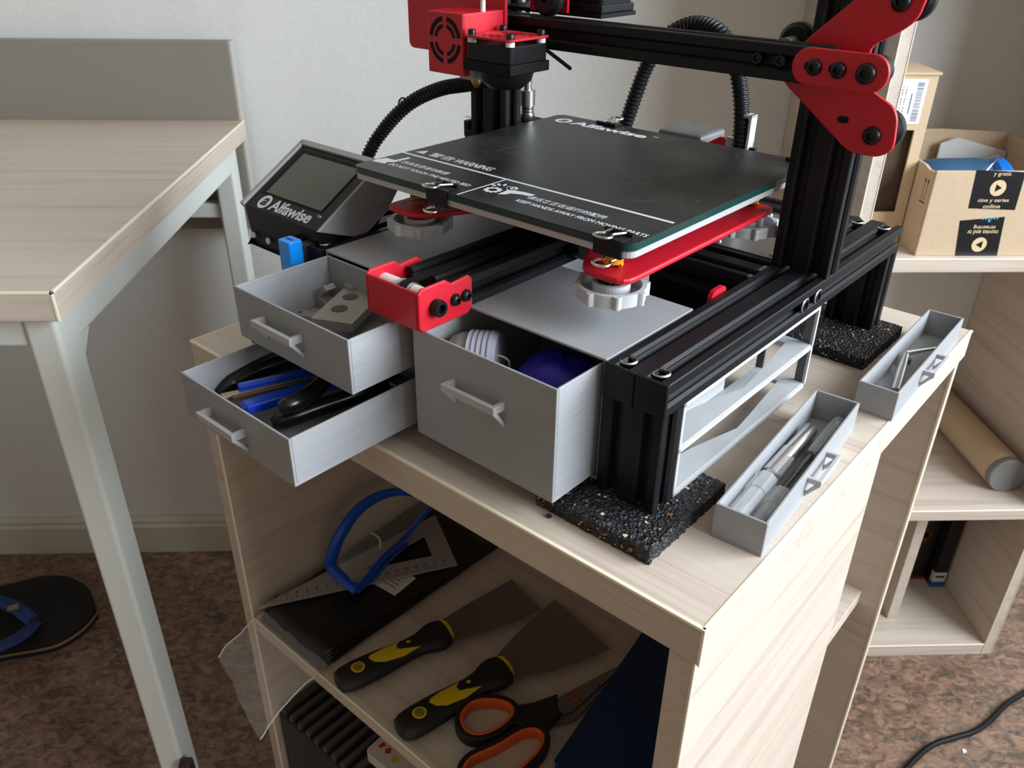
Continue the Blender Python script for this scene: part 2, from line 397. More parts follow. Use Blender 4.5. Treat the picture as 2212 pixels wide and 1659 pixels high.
# ------------------------------------------------------------------ bookcase on the right
bk = thing('bookcase', 'tall pale wood open bookcase standing against the wall behind the printer', 'bookcase', MR, (515, 665, FLOOR))
BV0, BV1 = 526, 806
WX, WY, WZ = wood('x'), wood('y'), wood('z')
part('side_panel', MB().box(331, 346, BV0, BV1, FLOOR, 1100), WY, bk, .8)
part('side_panel', MB().box(681, 697, BV0, BV1, FLOOR, 1100), WY, bk, .8)
for zt in (-41, -413, -676, 340, 720, 1100):
    part('shelf', MB().box(346, 681, BV0, BV1-6, zt-(17 if zt > -600 else 22), zt), WX, bk, .8)
    part('edge_band', MB().box(346.2, 680.8, BV0-.6, BV0+1.5, zt-1.6, zt+.3), CREAM, bk, .4, 1)
for uu in (331.2, 344.6, 681.2, 695.6):
    part('edge_band', MB().box(uu, uu+1.2, BV0-.6, BV0+1, FLOOR, 1100), CREAM, bk, .3, 1)
part('divider', MB().box(551, 567, 583, BV1-6, -676, -430), WY, bk, .8)

# ------------------------------------------------------------------ wooden cabinet under the printer
cb = thing('storage_cabinet', 'pale wood open cabinet carrying the 3D printer', 'cabinet', MK, (-170, 180, FLOOR))
CX0, CX1, CY0, CY1 = -409, 63.1, -48, 405.7
part('top_board', MB().box(CX0, CX1, CY0, CY1, -25, 0), WX, cb, 1)
part('side_panel', MB().box(-413, -397.5, CY0+1.5, CY1-14, FLOOR, -25), WY, cb, .6)
part('side_panel', MB().box(45, 60.5, CY0+1.5, 218, FLOOR, -25), WY, cb, .6)
part('divider', MB().box(-397.5, 45, 197, 213, FLOOR, -25), WX, cb)
part('back_panel', MB().box(-413, 60.5, CY1-13, CY1-1, FLOOR, -25), WX, cb, .6)
part('shelf', MB().box(-397.5, 45, CY0+1.5, 197, -318, -302), WX, cb, .6)
part('shelf', MB().box(-397.5, 40, 213, CY1-13, -318, -302), WX, cb, .6)
part('shelf', MB().box(-397.5, 45, CY0+1.5, 197, -616, -600), WX, cb, .6)
part('plinth', MB().box(-397.5, 45, CY0+20, CY0+36, FLOOR, -616), WX, cb)
e = MB()
e.box(CX0, CX1+.4, CY0-.5, CY0+2.2, -1.8, .35).box(CX1-2.2, CX1+.5, CY0, CY1, -1.8, .35).box(CX1-1.6, CX1+.5, CY0-.5, CY0+1.6, -25, .3)
e.box(CX0-.4, CX0+1.6, CY0, CY1, -1.5, .3)
part('edge_band', e, CREAM, cb, .5, 2)
part('edge_band', MB().box(59.2, 61, CY0+1, CY0+3, FLOOR, -25), CREAM, cb, .4, 1)
part('edge_band', MB().box(-398.8, -396.6, CY0+1, CY0+3, FLOOR, -25), CREAM, cb, .4, 1)
part('edge_band', MB().box(-397, 45, CY0+1, CY0+2.6, -303.8, -301.7), CREAM, cb, .4, 1)
part('edge_band', MB().box(58.6, 61.1, CY1-13.4, CY1-11, FLOOR, -25), CREAM, cb, .4, 1)
# ------------------------------------------------------------------ 3D printer
T = 10.0; ZT = 93.1; LEN = 344.5; YP = 197.0
XL0, XL1 = -330.0, -290.0           # left rail; the right rail is -40..0
pt = thing('desktop_printer', 'black and red open-frame 3D printer with a raised dark glass print bed', '3D printer', MP, (-165, 172, T))
VS = vslot(40, 20); VS2 = vslot(20, 20)
X, Y, Z = Vector((1, 0, 0)), Vector((0, 1, 0)), Vector((0, 0, 1))
for x0 in (-40, XL0):
    r = part('side_rail', MB().prism(VS, (x0+20, 2.5, ZT-10), X, Z, Y*(LEN-2.5)), BLACK, pt)
    # two-piece end cap
    for a, b in ((x0-.3, x0+19.7), (x0+20.2, x0+40.3)):
        part('end_cap', MB().box(a, b, 0, 2.6, ZT-20.3, ZT+.3), BLACKP, r, .6, 2)
    for xs in (x0+8, x0+29):
        for ys in (11.5, LEN-12):
            sc = MB(); sh = MB(); sc.lathe([(4.4, -6), (4.4, -1.2), (3.9, -.6), (2.6, -.6), (2.4, -3), (.01, -3)], (xs, ys, ZT), Z, 16)
            sh.lathe([(4.9, -1.4), (5.3, -.2), (4.6, .5)], (xs, ys, ZT), Z, 16)
            part('socket_screw', sc, BLACKS, r); part('washer', sh, ALU, r)
    for ys in (0, LEN-20):
        part('leg', MB().prism(VS, (x0+20, ys+10, T), X, Y, Z*(ZT-20-T)), BLACK, pt)
    part('upright', MB().prism(VS, (x0+20, YP+10, ZT), X, Y, Z*400), BLACK, pt)
for ys in (169.5, 189.5):
    s = MB(); t_ = MB(); s.lathe([(4.2, -5), (4.2, -.5), (3.8, .6), (2.5, .6), (2.3, -2), (.01, -2)], (0, ys, 83.2), X, 16)
    t_.lathe([(5.3, -1.2), (5.6, -.2), (4.4, .3)], (0, ys, 83.2), X, 16)
    part('socket_screw', s, BLACKS, pt); part('washer', t_, ALU, pt)
part('cross_beam', MB().prism(VS, (-290, 186, ZT-10), Y, Z, X*250), BLACK, pt)
part('cross_beam', MB().prism(VS, (-290, 324, ZT-10), Y, Z, X*250), BLACK, pt)
part('cut_end', MB().box(-42, -39.6, 166, 170.5, ZT-.4, ZT+.25), ALU, pt); part('cut_end', MB().box(-42, -39.6, 181, 192, ZT-.4, ZT+.25), ALU, pt)
# electronics case between the rails
part('electronics_case', MB().box(-143, -42, 206.5, 304, 24, ZT-1), BLACKM, pt, 1)
lid = part('case_lid', MB().box(-143, -41, 207, 303, ZT-1, ZT+.6), ALU, pt, .4)
for a in (-136, -90, -47):
    for b in (213, 297): part('lid_screw', screw(MB(), (a, b, ZT+.6), Z, 2.2, 1.3, 10), ALU, lid)
part('belly_plate', MB().box(-143, -42, 150, 206, 26, 30), BLACKM, pt)
part('cable_hook', MB().prism(rrect(118, 137, 84, 96.5, 5), (-44.5, 0, 0), Y, Z, X*3), RED, pt)
# --- Y rail with its red tensioner bracket
YR0, YR1 = -185, -145
yr = part('bed_rail', MB().prism(VS, (-165, -12, 103.1), X, Z, Y*340), BLACK, pt)
br = MB(); t2 = 2.2
bx0, bx1, by0, by1, bz0, bz1 = -188.5, -141.5, -42, 2.5, 91, 116
side = [(by0, bz0+3), (by0+3, bz0), (by1-4, bz0), (by1, bz0+4), (by1, bz1-3), (by1-3, bz1), (by0+27, bz1-1), (by0+22, bz1+2.5), (by0+3, bz1+2.5), (by0, bz1)]
for xx in (bx0, bx1-t2): br.prism(side, (xx, 0, 0), Y, Z, X*t2)
br.box(bx0+t2-.1, bx1-t2+.1, by0, by0+t2, bz0+1, bz1+.5).box(bx0+t2-.1, bx1-t2+.1, by0+t2, by1-6, bz0, bz0+t2)
bo = part('belt_tensioner', br, RED, pt, 1.4, 3)
screw_m = MB()
for q, rr, hh in (((bx1, -29, 104.5), 5.2, 5.5),):
    screw_m.lathe([(rr, 0), (rr, hh*.85), (rr*.9, hh), (rr*.55, hh), (rr*.5, hh*.4), (.01, hh*.4)], q, X, 18)
part('socket_screw', screw_m, BLACKS, bo)
for yy in (-13, -4): part('button_screw', screw(MB(), (bx1, yy, 104), X, 3.9, 3.2), BLACKS, bo)
part('spacer_sleeve', MB().cyl((bx0+t2, -29, 108), (-171, -29, 108), 5.4), WHITEP, bo); part('spacer_sleeve', MB().cyl((-159, -29, 108), (bx1-t2, -29, 108), 5.4), WHITEP, bo)
part('idler_pulley', MB().lathe([(2, 0), (7.4, 0), (7.4, 1.2), (6, 1.4), (6, 9.6), (7.4, 9.8), (7.4, 11), (2, 11)], (-170.5, -29, 107), X, 24), STEEL, bo)
bel = MB()
path = [(-165, y, 113.6) for y in range(200, -30, -10)]
loop = [(-165, -29+7.2*math.cos(a), 106.4+7.2*math.sin(a)) for a in [R_(90+k*15) for k in range(13)]]
pts_ = path+loop+[(-165, y, 98.9) for y in range(-20, 10, 10)]
rows = []
for p in pts_: rows.append([(-168.2, p[1], p[2]), (-161.8, p[1], p[2])])
bel.grid(rows, False)
rows2 = [[(a[0][0], a[0][1], a[0][2]-1.1), (a[1][0], a[1][1], a[1][2]-1.1)] if i < len(path) else a for i, a in enumerate(rows)]
for i in range(90):
    yy = -24+i*2.0; bel.box(-168, -162, yy, yy+1, 112.3, 113.5)
part('drive_belt', bel, BLACKM, yr)
# --- Y carriage
out = [(-252, 28.5), (-218, 28.5), (-197, 70), (-103, 70), (-81, 28.5), (-49.5, 28.5), (-49.5, 214), (-80, 214), (-103, 178), (-197, 178), (-220, 214), (-252, 214)]
car = part('bed_carriage', MB().prism(rpoly(out, 11), (0, 0, 125.0), X, Y, Z*3.6), RED, pt, 1.2, 2)
for xx in (-194, -145):
    for yy in (112, 156): part('roller_wheel', MB().cyl((xx, yy, 106), (xx+9, yy, 106), 11, n=20), BLACKP, car)
# --- heated plate, glass and print on it
BX0, BX1, BY0, BY1, BZ = -281.9, -47.6, 28.1, 261.4, 150.6
part('heated_plate', MB().prism(rrect(BX0, BX1, BY0, BY1, 7), (0, 0, BZ-8.6), X, Y, Z*4.0), mat('aluminium_plate', (0.46, 0.45, 0.45), 0.5, 0.3), pt)
GLS = mat('green_edged_glass', (0.012, 0.045, 0.038), 0.15, spec=.35)
gl = part('glass_plate', MB().prism(rrect(BX0-.2, BX1+.4, BY0-.6, BY1+.4, 7), (0, 0, BZ-4.5), X, Y, Z*4.0), GLS, pt)
BEDM = mat('black_bed_coating', (0.02, 0.02, 0.02), 0.38)
def _bed():
    N, L, b = nodes(BEDM)
    tc = N.new('ShaderNodeTexCoord')
    n1 = N.new('ShaderNodeTexNoise'); n1.inputs['Scale'].default_value = 22; n1.inputs['Detail'].default_value = 8
    n2 = N.new('ShaderNodeTexNoise'); n2.inputs['Scale'].default_value = 900; n2.inputs['Detail'].default_value = 2
    for n in (n1, n2): L.new(tc.outputs['Object'], n.inputs['Vector'])
    r = N.new('ShaderNodeValToRGB'); r.color_ramp.elements[0].position = .4; r.color_ramp.elements[1].position = .75
    r.color_ramp.elements[0].color = (0.013, 0.013, 0.013, 1); r.color_ramp.elements[1].color = (0.035, 0.035, 0.033, 1)
    L.new(n1.outputs['Fac'], r.inputs[0]); L.new(r.outputs[0], b.inputs['Base Color'])
    rr = N.new('ShaderNodeMapRange'); rr.inputs[3].default_value = .34; rr.inputs[4].default_value = .5
    L.new(n1.outputs['Fac'], rr.inputs[0]); L.new(rr.outputs[0], b.inputs['Roughness'])
    bp = N.new('ShaderNodeBump'); bp.inputs['Strength'].default_value = .12; bp.inputs['Distance'].default_value = .0003
    L.new(n2.outputs['Fac'], bp.inputs['Height']); L.new(bp.outputs[0], b.inputs['Normal'])
_bed()
part('bed_coating', MB().prism(rrect(BX0, BX1, BY0-.3, BY1, 7), (0, 0, BZ-.5), X, Y, Z*.5), BEDM, gl)
scr = MB(); tx = MB(); zt_ = BZ+.06
def T_(s_, x, y, w, h, bold=0.02, shear=0.0, sp=1.0): put_text(tx, s_, (x, y, zt_), X, Y, w, h, bold, shear, sp)
tx.box(BX0+.2, BX1-3, 74.6, 77.2, BZ, zt_); tx.box(-180.6, -179.4, BY0+1, 74.8, BZ, zt_)
T_('警告', -264, 82, 24, 9.5, 0.01); T_('WARNING', -238.5, 82.2, 36, 8.6, 0.03)
flat(tx, [(-277, 83), (-267.5, 83), (-272.2, 92)], (0, 0, zt_), X, Y)
T_('热床发烫请勿触摸', -263, 55, 46, 6.2, 0.01); T_('DO NOT TOUCH THE HEATED BED', -265, 45.8, 78, 4.6, 0.018)
T_('请远离正在运行的配件', -144, 53.2, 60, 6.2, 0.01); T_('KEEP HANDS AWAY FROM MOVING PARTS', -145, 44, 96, 4.6, 0.018)
# hot-surface hand pictogram
flat(tx, [(-280, 44), (-268, 46), (-270, 50), (-266, 53), (-265.5, 68), (-269, 69), (-270, 57), (-279, 57), (-281, 50)], (0, 0, zt_), X, Y)
# gear and hand pictogram
def gear(cx_, cy_, r, n):
    o = []; i = []
    for k in range(n*4):
        a = 2*math.pi*k/(n*4); rr = r if k % 4 in (0, 1) else r*.82
        o.append((cx_+rr*math.cos(a), cy_+rr*math.sin(a))); i.append((cx_+r*.45*math.cos(a), cy_+r*.45*math.sin(a)))
    m_ = len(o)
    tx.add([(p[0], p[1], zt_) for p in o+i], [(k, (k+1) % m_, m_+(k+1) % m_, m_+k) for k in range(m_)])
gear(-170.5, 52, 6.4, 11); gear(-163.5, 63, 4.2, 9)
flat(tx, [(-162, 47), (-158, 50), (-157, 54), (-150, 57), (-144.5, 57.5), (-143.5, 62.5), (-153, 62), (-159, 60.5), (-166, 66), (-169, 65), (-163, 57)], (0, 0, zt_), X, Y)
for a in (115, 140, 165):
    c_ = Vector((-168+9.5*math.cos(R_(a)), 58+8*math.sin(R_(a)), zt_))
    flat(tx, [(c_.x+2.6*math.cos(t)*math.cos(R_(a))-1.2*math.sin(t)*math.sin(R_(a)), c_.y+2.6*math.cos(t)*math.sin(R_(a))+1.2*math.sin(t)*math.cos(R_(a))) for t in [k*.524 for k in range(12)]], (0, 0, zt_), X, Y)
# maker's word mark at the back of the bed
def logo(mb, mbk, O, A, B, w, h):
    O, A, B = Vector(O), Vector(A).normalized(), Vector(B).normalized(); n = A.cross(B)
    flat(mb, circ(h*.62, 28, h*.62, h*.5), O, A, B)
    put_text(mbk, 'a', O+A*(h*.30)+B*(h*.16)+n*.06, A, B, h*.66, h*.70, 0.03, .25)
    put_text(mb, 'Alfawise', O+A*(h*1.42), A, B, w-h*1.42, h, 0.028, 0.0, 0.95)
    put_text(mb, 'TM', O+A*(w+h*.25)+B*h*.75, A, B, h*.42, h*.2, .01)
for (xa, ya), (xb, yb) in (((-236, 128), (-160, 127)), ((-236, 128), (-234, 150)), ((-234, 150), (-205, 150)), ((-120, 122), (-104, 133)), ((-150, 150), (-122, 146)), ((-93, 95), (-80, 104)), ((-205, 70), (-200, 66)), ((-140, 70), (-130, 66)), ((-178, 71), (-168, 69)), ((-215, 205), (-190, 212)), ((-210, 175), (-180, 171))):
    d_ = Vector((xb-xa, yb-ya, 0)); scr.obox(((xa+xb)/2, (ya+yb)/2, BZ+.02), d_/2, Vector((-d_.y, d_.x, 0)).normalized()*.22, Z*.02)
rs_ = random.Random(21)
for k in range(170):
    a = rs_.uniform(0, 6.28); L_ = rs_.uniform(.3, 1.6); q_ = Vector((rs_.uniform(BX0+5, BX1-5), rs_.uniform(BY0+3, BY1-5), BZ+.02)); d_ = Vector((math.cos(a), math.sin(a), 0))
    scr.obox(q_, d_*L_, Vector((-d_.y, d_.x, 0))*rs_.uniform(.08, .2), Z*.02)
part('scratch_marks', scr, mat('grey_scratch', (.10, .10, .098), .6), gl, kind='stuff')
tk = MB(); logo(tx, tk, (-271, 236.5, zt_), X, Y, 92, 12)
part('lettering', tx, INK, gl); part('lettering', tk, BEDM, gl)
# --- springs, thumb nuts and printed levelling knobs at the four corners
ORANGE = mat('orange_coil_spring', (0.72, 0.30, 0.015), 0.35); GOLD = mat('brass_coil_spring', (0.45, 0.28, 0.09), 0.3, 0.8)
def spring(c, z0, z1, r, wr, turns, mt):
    pth = [(c[0]+r*math.cos(a), c[1]+r*math.sin(a), z0+wr+(z1-z0-2*wr)*a/(2*math.pi*turns)) for a in [2*math.pi*k/14 for k in range(int(14*turns)+1)]]
    part('spring', MB().tube(pth, wr, 6), mt, pt)
def knob(c):
    k_ = MB(); n = 144; o = []; i = []
    for q in range(n):
        a = 2*math.pi*q/n; d = (a*8/(2*math.pi)) % 1; d = min(d, 1-d)
        rr = 20.6+(2.5*math.sqrt(1-(d/.13)**2) if d < .13 else 0); o.append((rr*math.cos(a), rr*math.sin(a))); i.append((18.0*math.cos(a), 18.0*math.sin(a)))
    k_.ring(o, i, (c[0], c[1], 110.4), X, Y, Z*7.8)
    k_.ring(circ(18.5, n), circ(3, n), (c[0], c[1], 110.4), X, Y, Z*2)
    k_.ring(circ(11.2, 36), circ(8.6, 36), (c[0], c[1], 111), X, Y, Z*8.6)
    ko = part('levelling_knob', k_, GREYK, pt)
    nt = MB(); o = []
    for q in range(64):
        a = 2*math.pi*q/64; o.append(((8.5 if q % 4 < 2 else 7.7)*math.cos(a), (8.5 if q % 4 < 2 else 7.7)*math.sin(a)))
    nt.prism(o, (c[0], c[1], 111), X, Y, Z*12); nt.cyl((c[0], c[1], 122), (c[0], c[1], 125.4), 4)
    part('thumb_nut', nt, BLACKP, ko)
corners = [(-69, 44), (-236.5, 48), (-66, 204), (-236, 207)]
for k, c in enumerate(corners):
    spring(c, 128.6, BZ-8.6, 4.8, 1.45, 4.5, GOLD if k == 1 else ORANGE); knob(c)
# --- X beam and right gantry bracket
GZ = 230.5
part('gantry_beam', MB().prism(VS2, (-345, 167, GZ), Y, Z, X*332), BLACK, pt)
for xx in (-53.9, -39): part('grub_screw', MB().lathe([(3.2, -2), (3.2, .3), (2.2, .3), (2.1, -1.4), (.01, -1.4)], (xx, 157, 231.5), -Y, 14), BLACKS, pt)
poly = [(-48, 216), (-2, 183), (4, 180.5), (19, 180.5), (26, 185), (27, 190), (25.5, 204), (22, 210), (2, 220), (2, 241), (18, 251), (24, 257), (27, 272), (20, 281), (6, 281), (0, 277), (-38, 240)]
gb = part('gantry_bracket', MB().prism(rpoly(poly, 4, 3), (0, 184, 0), X, Z, Y*3), RED, pt, .8, 2)
cl = part('clamp_plate', MB().prism(rrect(-30.2, 25.2, 220.8, 241, 9.9, 10), (0, 153.8, 0), X, Z, Y*3), RED, gb, .8, 2)
for xx, rr in ((-16.5, 4.5), (-2.5, 4.5), (13, 5.6)): part('button_screw', screw(MB(), (xx, 153.8, 230.8), -Y, rr, 3.4, 20), BLACKS, cl)
for a in ((-22.6, -12), (-8.4, 0)): part('slot_hole', MB().prism(rrect(*a, 228.6, 233.6, 2.4), (0, 153.55, 0), X, Z, Y*.3), BLACKM, cl)
for zz_ in (265, 192.5): part('button_screw', screw(MB(), (13.4, 184, zz_), -Y, 5.4, 3.4, 20), BLACKS, gb)
part('slot_hole', MB().prism(rrect(-9, -2, 197, 201, 1.9), (0, 183.8, 0), X, Z, Y*.3), BLACKM, gb)
wprof = [(2.5, -5.2), (9.4, -5.2), (12, -2.6), (12, 2.6), (9.4, 5.2), (2.5, 5.2)]
for c in ((12.5, 192.5), (13, 265), (-52, 236)):
    w_ = part('gantry_wheel', MB().lathe(wprof, (c[0], 207, c[1]), Y, 28), BLACKP, gb)
    part('wheel_axle', MB().cyl((c[0], 187, c[1]), (c[0], 213, c[1]), 2.5).cyl((c[0], 187, c[1]), (c[0], 200, c[1]), 4.5), ALU, w_)
part('belt_idler', MB().lathe([(2, -4), (8.6, -4), (8.6, 4), (2, 4)], (13.5, 167, 230.6), Y, 24), BLACKP, gb)
# left side gantry plate and lead screw
gl2 = part('gantry_bracket', MB().prism([(-372, 205), (-280, 205), (-280, 300), (-372, 300)], (0, 180, 0), X, Z, Y*3), RED, pt, .8)
part('lead_screw', MB().tube([(-295, 231, z) for z in range(160, 480, 4)], 3.6, 10, rs=[3.7 if (z//4) % 2 else 3.4 for z in range(160, 480, 4)]), STEEL, pt)
part('shaft_coupler', MB().lathe([(.5, 147), (6.2, 147), (6.5, 147.5), (6.5, 154), (5.2, 154.2), (5.5, 154.6), (5.5, 157), (5.2, 157.2), (5.5, 157.6), (5.5, 160), (5.2, 160.2), (6.5, 160.6), (6.5, 173), (6, 173.5), (.5, 173.5)], (-295, 231, 0), Z, 24), STEEL, pt)
part('stepper_motor', MB().box(-316, -274, 218, 260, ZT+14, 145), BLACKM, pt, 2)
part('limit_switch', MB().box(-341, -330, 200, 222, 118, 138).box(-345, -339, 203, 219, 131, 145), BLACKP, pt, 1)
part('switch_lever', MB().box(-346, -334, 206, 212, 147, 147.6), STEEL, pt)
# --- print head
HY = 105.0
hd = part('print_head_plate', MB().prism(rrect(-349, -246, 210, 300, 5), (0, 147, 0), X, Z, Y*3), RED, pt, .6)
hb = MB()
hx0, hx1, hz0, hz1 = -282.5, -247.4, 204, 244.6
hb.box(hx0, hx1, HY, HY+1.6, hz0, hz1).box(hx0, hx0+1.6, HY+1.6, 147, hz0+3, hz1).box(hx1-1.6, hx1, HY+1.6, 147, hz0+24, hz1).box(hx0+1.6, hx1-1.6, HY+1.6, 147, hz1-1.6, hz1).box(hx1-1.6, hx1, HY+1.6, HY+7, hz0, hz0+24)
ho = part('hotend_cover', hb, RED, pt, .9, 2)
gr = MB(); cxh, czh = -265, 226.5
for r0, r1 in ((8.0, 10.6), (12.4, 15.6)):
    for q in range(4):
        a0, a1 = 90*q+ (12 if r0 < 10 else 9), 90*q+90-(12 if r0 < 10 else 9); n = 8
        o = [(cxh+r1*math.cos(R_(a0+(a1-a0)*k/n)), czh+r1*math.sin(R_(a0+(a1-a0)*k/n))) for k in range(n+1)]
        i = [(cxh+r0*math.cos(R_(a0+(a1-a0)*k/n)), czh+r0*math.sin(R_(a0+(a1-a0)*k/n))) for k in range(n, -1, -1)]
        gr.prism(o+i, (0, HY-.15, 0), X, Z, Y*.4)
part('fan_grille', gr, BLACKM, ho)
part('heat_block', MB().box(-262, -248, 116, 134, 200, 211), mat('silicone_sock', (0.42, 0.40, 0.36), 0.8), ho, .6)
part('nozzle', MB().lathe([(.4, 193.5), (1, 193.5), (4, 198), (4, 201)], (-254, 125, 0), Z, 12), mat('brass', (0.55, 0.36, 0.08), .3, 1), ho)
# part-cooling fan hanging right of the cover
fx0, fx1, fy0, fy1 = -244.5, -202.5, 104, 143
fan = part('cooling_fan', MB().prism(rrect(fx0, fx1, fy0, fy1, 3), (0, 0, 216.5), X, Y, Z*11), BLACKP, pt, .4)
part('fan_base', MB().box(fx0-1, fx1+1, fy0-1, fy1+1, 209.5, 216.3), BLACKM, fan, .8)
part('air_duct', MB().lathe([(.2, 197.5), (12, 198), (18, 203), (20, 209.6)], (-223.5, 123, 0), Z, 28), BLACKP, fan)
plate = part('fan_guard', MB().ring(rrect(fx0-1.5, fx1+1, fy0-1.2, fy1+1, 3, 8), circ(17.5, 36, -223.5, 123.5, R_(5)), (0, 0, 230.8), X, Y, Z*1.4), RED, fan, .3, 1)
g_ = MB()
for r in (6.5, 11, 16.2): g_.ring(circ(r, 36, -223.5, 123.5), circ(r-2.0, 36, -223.5, 123.5), (0, 0, 231), X, Y, Z*1)
for a in (45, 135): 
    d = Vector((math.cos(R_(a)), math.sin(R_(a)), 0)); n = Vector((-d.y, d.x, 0))
    g_.obox((-223.5, 123.5, 231.5), d*17.8, n*1.2, Z*.5)
part('guard_ring', g_, RED, plate)
for a in (fx0+3.5, fx1-3.5):
    for b in (fy0+3.5, fy1-3.5):
        sp = MB(); sw = MB(); sp.cyl((a, b, 227.5), (a, b, 230.8), 3.1, n=16); sw.lathe([(2.8, 232.2), (2.8, 235.2), (2.3, 235.8), (1.5, 235.8), (1.4, 234), (.01, 234)], (a, b, 0), Z, 14)
        part('spacer', sp, WHITEP, fan); part('socket_screw', sw, BLACKS, fan)
part('cable_tie', MB().tube([pY((1165, 95), 150), pY((1180, 108), 150), pY((1205, 127), 151), pY((1233, 149), 152)], 1.3, 6), BLACKP, pt)
# carriage parts above the frame: belt clamps, fittings
part('bowden_fitting', MB().lathe([(1.9, 244), (1.9, 262)], (-250, 128, 0), Z, 12), WHITEP, ho)
part('fitting_nut', MB().cyl((-250, 128, 253), (-250, 128, 262), 5, n=6), BLACKP, ho)
for xx in (-222, -330): part('carriage_wheel', MB().lathe(wprof, (xx, 166, 253), Y, 26), BLACKP, hd)
part('belt_bracket', MB().box(-247.5, -213, 176, 178.5, 243, 300), RED, hd)
part('motor_mount', MB().box(-284, -188, 183, 226, 240.6, 243.4), BLACKM, pt)
mo = part('extruder_motor', MB().prism(rrect(-228, -190, 186, 224, 4), (0, 0, 243.5), X, Y, Z*40), BLACKM, pt, .6)
part('motor_cap', MB().box(-229, -189, 185, 225, 243.4, 249), BLACKP, mo, 1)
# --- display console at the left front
con = part('display_console', MB().prism([(5, 71.5), (8, 71.5), (8, 78), (5, 104), (66, 140), (84, 121), (60, 92), (40, 78)], (-392, 0, 0), Y, Z, X*92), BLACKP, pt, 1.2, 2)
fv = Vector((0, 61, 36)).normalized(); fn = Vector((0, -36, 61)).normalized()
def cf(a, b, c=0): return Vector((-392+a, 5, 104))+fv*b+fn*c
fr_ = MB()
fr_.obox(cf(-1.2, 36, -.5), X*2.3, fv*37, fn*2.6).obox(cf(46, 71.5, -.5), X*48.5, fv*2.6, fn*2.6)
part('bezel_frame', fr_, mat('grey_bezel', (0.36, 0.36, 0.37), 0.4), con, .6)
sd = MB().prism([(3.5, 104), (64, 140), (84, 121), (70, 104), (49, 92), (36, 92)], (-299.5, 0, 0), Y, Z, X*2.6)
part('side_cover', sd, mat('grey_side_cover', (0.27, 0.27, 0.28), 0.32), con, .8)
part('screen_recess', MB().obox(cf(44, 40, .1), X*38, fv*25, fn*.25), BLACKM, con)
part('lcd_screen', MB().obox(cf(46, 39, .5), X*34.5, fv*22.5, fn*.2), mat('unlit_lcd', (0.075, 0.078, 0.055), 0.16), con)
lt = MB(); lk = MB(); logo(lt, lk, cf(12, 2.6, .25), X, fv, 66, 11)
part('lettering', lt, INK, con); part('lettering', lk, BLACKP, con)
for xx in (-386, -366): part('screw_hole', MB().cyl((xx, 4.8, 80), (xx, 6, 80), 2.5, n=16), mat('pale_hole', (.7, .7, .68), .6), con)
# --- corrugated cable sleeves
def hose(path, r):
    P = cat(path, 22); d = [0]
    for a, b in zip(P, P[1:]): d.append(d[-1]+(b-a).length)
    L = d[-1]; n = int(L/0.85); out = []; j = 0
    for k in range(n+1):
        s_ = L*k/n
        while j < len(d)-2 and d[j+1] < s_: j += 1
        t = (s_-d[j])/max(1e-6, d[j+1]-d[j]); out.append(P[j].lerp(P[j+1], t))
    return MB().tube(out, r, 14, rs=[r if k % 4 < 2 else r-1.1 for k in range(n+1)])
hp = [pY((1060, 168), 195), pY((1015, 181), 197), pY((955, 191), 195), pY((898, 215), 188), pY((855, 250), 178), pY((818, 295), 168), pY((800, 325), 160), pY((780, 372), 152), pY((768, 420), 150)]
part('cable_sleeve', hose(hp, 6.4), BLACKP, pt)
hp = [pY((1337, 300), 292), pY((1350, 272), 292), pY((1375, 200), 295), pY((1400, 138), 300), pY((1442, 78), 305), pY((1500, 52), 308), pY((1552, 68), 306), pY((1583, 118), 304), pY((1597, 180), 302), pY((1602, 245), 300), pY((1598, 322), 300), pY((1594, 350), 300)]
part('cable_sleeve', hose(hp, 6.6), BLACKP, pt)
tie = MB(); q = pY((872, 228), 182); tie.tube([q+Vector((6.6*math.cos(a), 0, 6.6*math.sin(a))) for a in [k*.4 for k in range(17)]], 0.8, 5); part('cable_tie', tie, BLACKP, pt)
tie = MB(); q = pY((1600, 320), 300); tie.tube([q+Vector((6.3*math.cos(a), 6.3*math.sin(a), 0)) for a in [k*.4 for k in range(17)]], 1.0, 5); tie.box(q.x+6, q.x+13, q.y-2, q.y+2, q.z-2, q.z+2)
part('cable_tie', tie, BLACKP, pt)
# --- bed motor and sleeve holder at the rear
part('bed_motor', MB().box(-203, -160, 296, 338, 100, 145), mat('motor_grey', (0.16, 0.16, 0.155), .5, .3), pt, 3)
part('motor_bracket', MB().prism([(-160, 120), (-141, 120), (-141, 146.5), (-146, 146.5), (-160, 138)], (0, 300, 0), X, Z, Y*3), RED, pt, .5)
sh_ = MB().box(-120.5, -118, 296, 306, 118, 168).box(-141, -118, 303, 306, 118, 147).box(-127, -118, 296, 306, 165.5, 168)
part('sleeve_holder', sh_, GREYK, pt, .5)
# ------------------------------------------------------------------ printed drawer units under the printer
def handle(mb, xa, xb, yf, z, dep=9.5, axis='y', zh=8.5):
    # flat bow handle with two sloping support struts, sticking out to -y
    t = 3.0; w = 5.0
    mb.box(xa, xb, yf-dep, yf-dep+t, z, z+w)
    for a in (xa, xb-t):
        mb.box(a, a+t, yf-dep+t, yf+.2, z, z+w)
        mb.prism([(yf-dep+.4, z), (yf-dep+3.6, z), (yf+.2, z-zh), (yf+.2, z-zh-3.4)], (a, 0, 0), Y, Z, X*t)
    return mb
def tray(x0, x1, y0, y1, z0, z1, t=1.6):
    return MB().box(x0, x1, y0, y1, z0, z0+t).box(x0, x1, y0, y0+t, z0+t, z1).box(x0, x1, y1-t, y1, z0+t, z1).box(x0, x0+t, y0+t, y1-t, z0+t, z1).box(x1-t, x1, y0+t, y1-t, z0+t, z1)
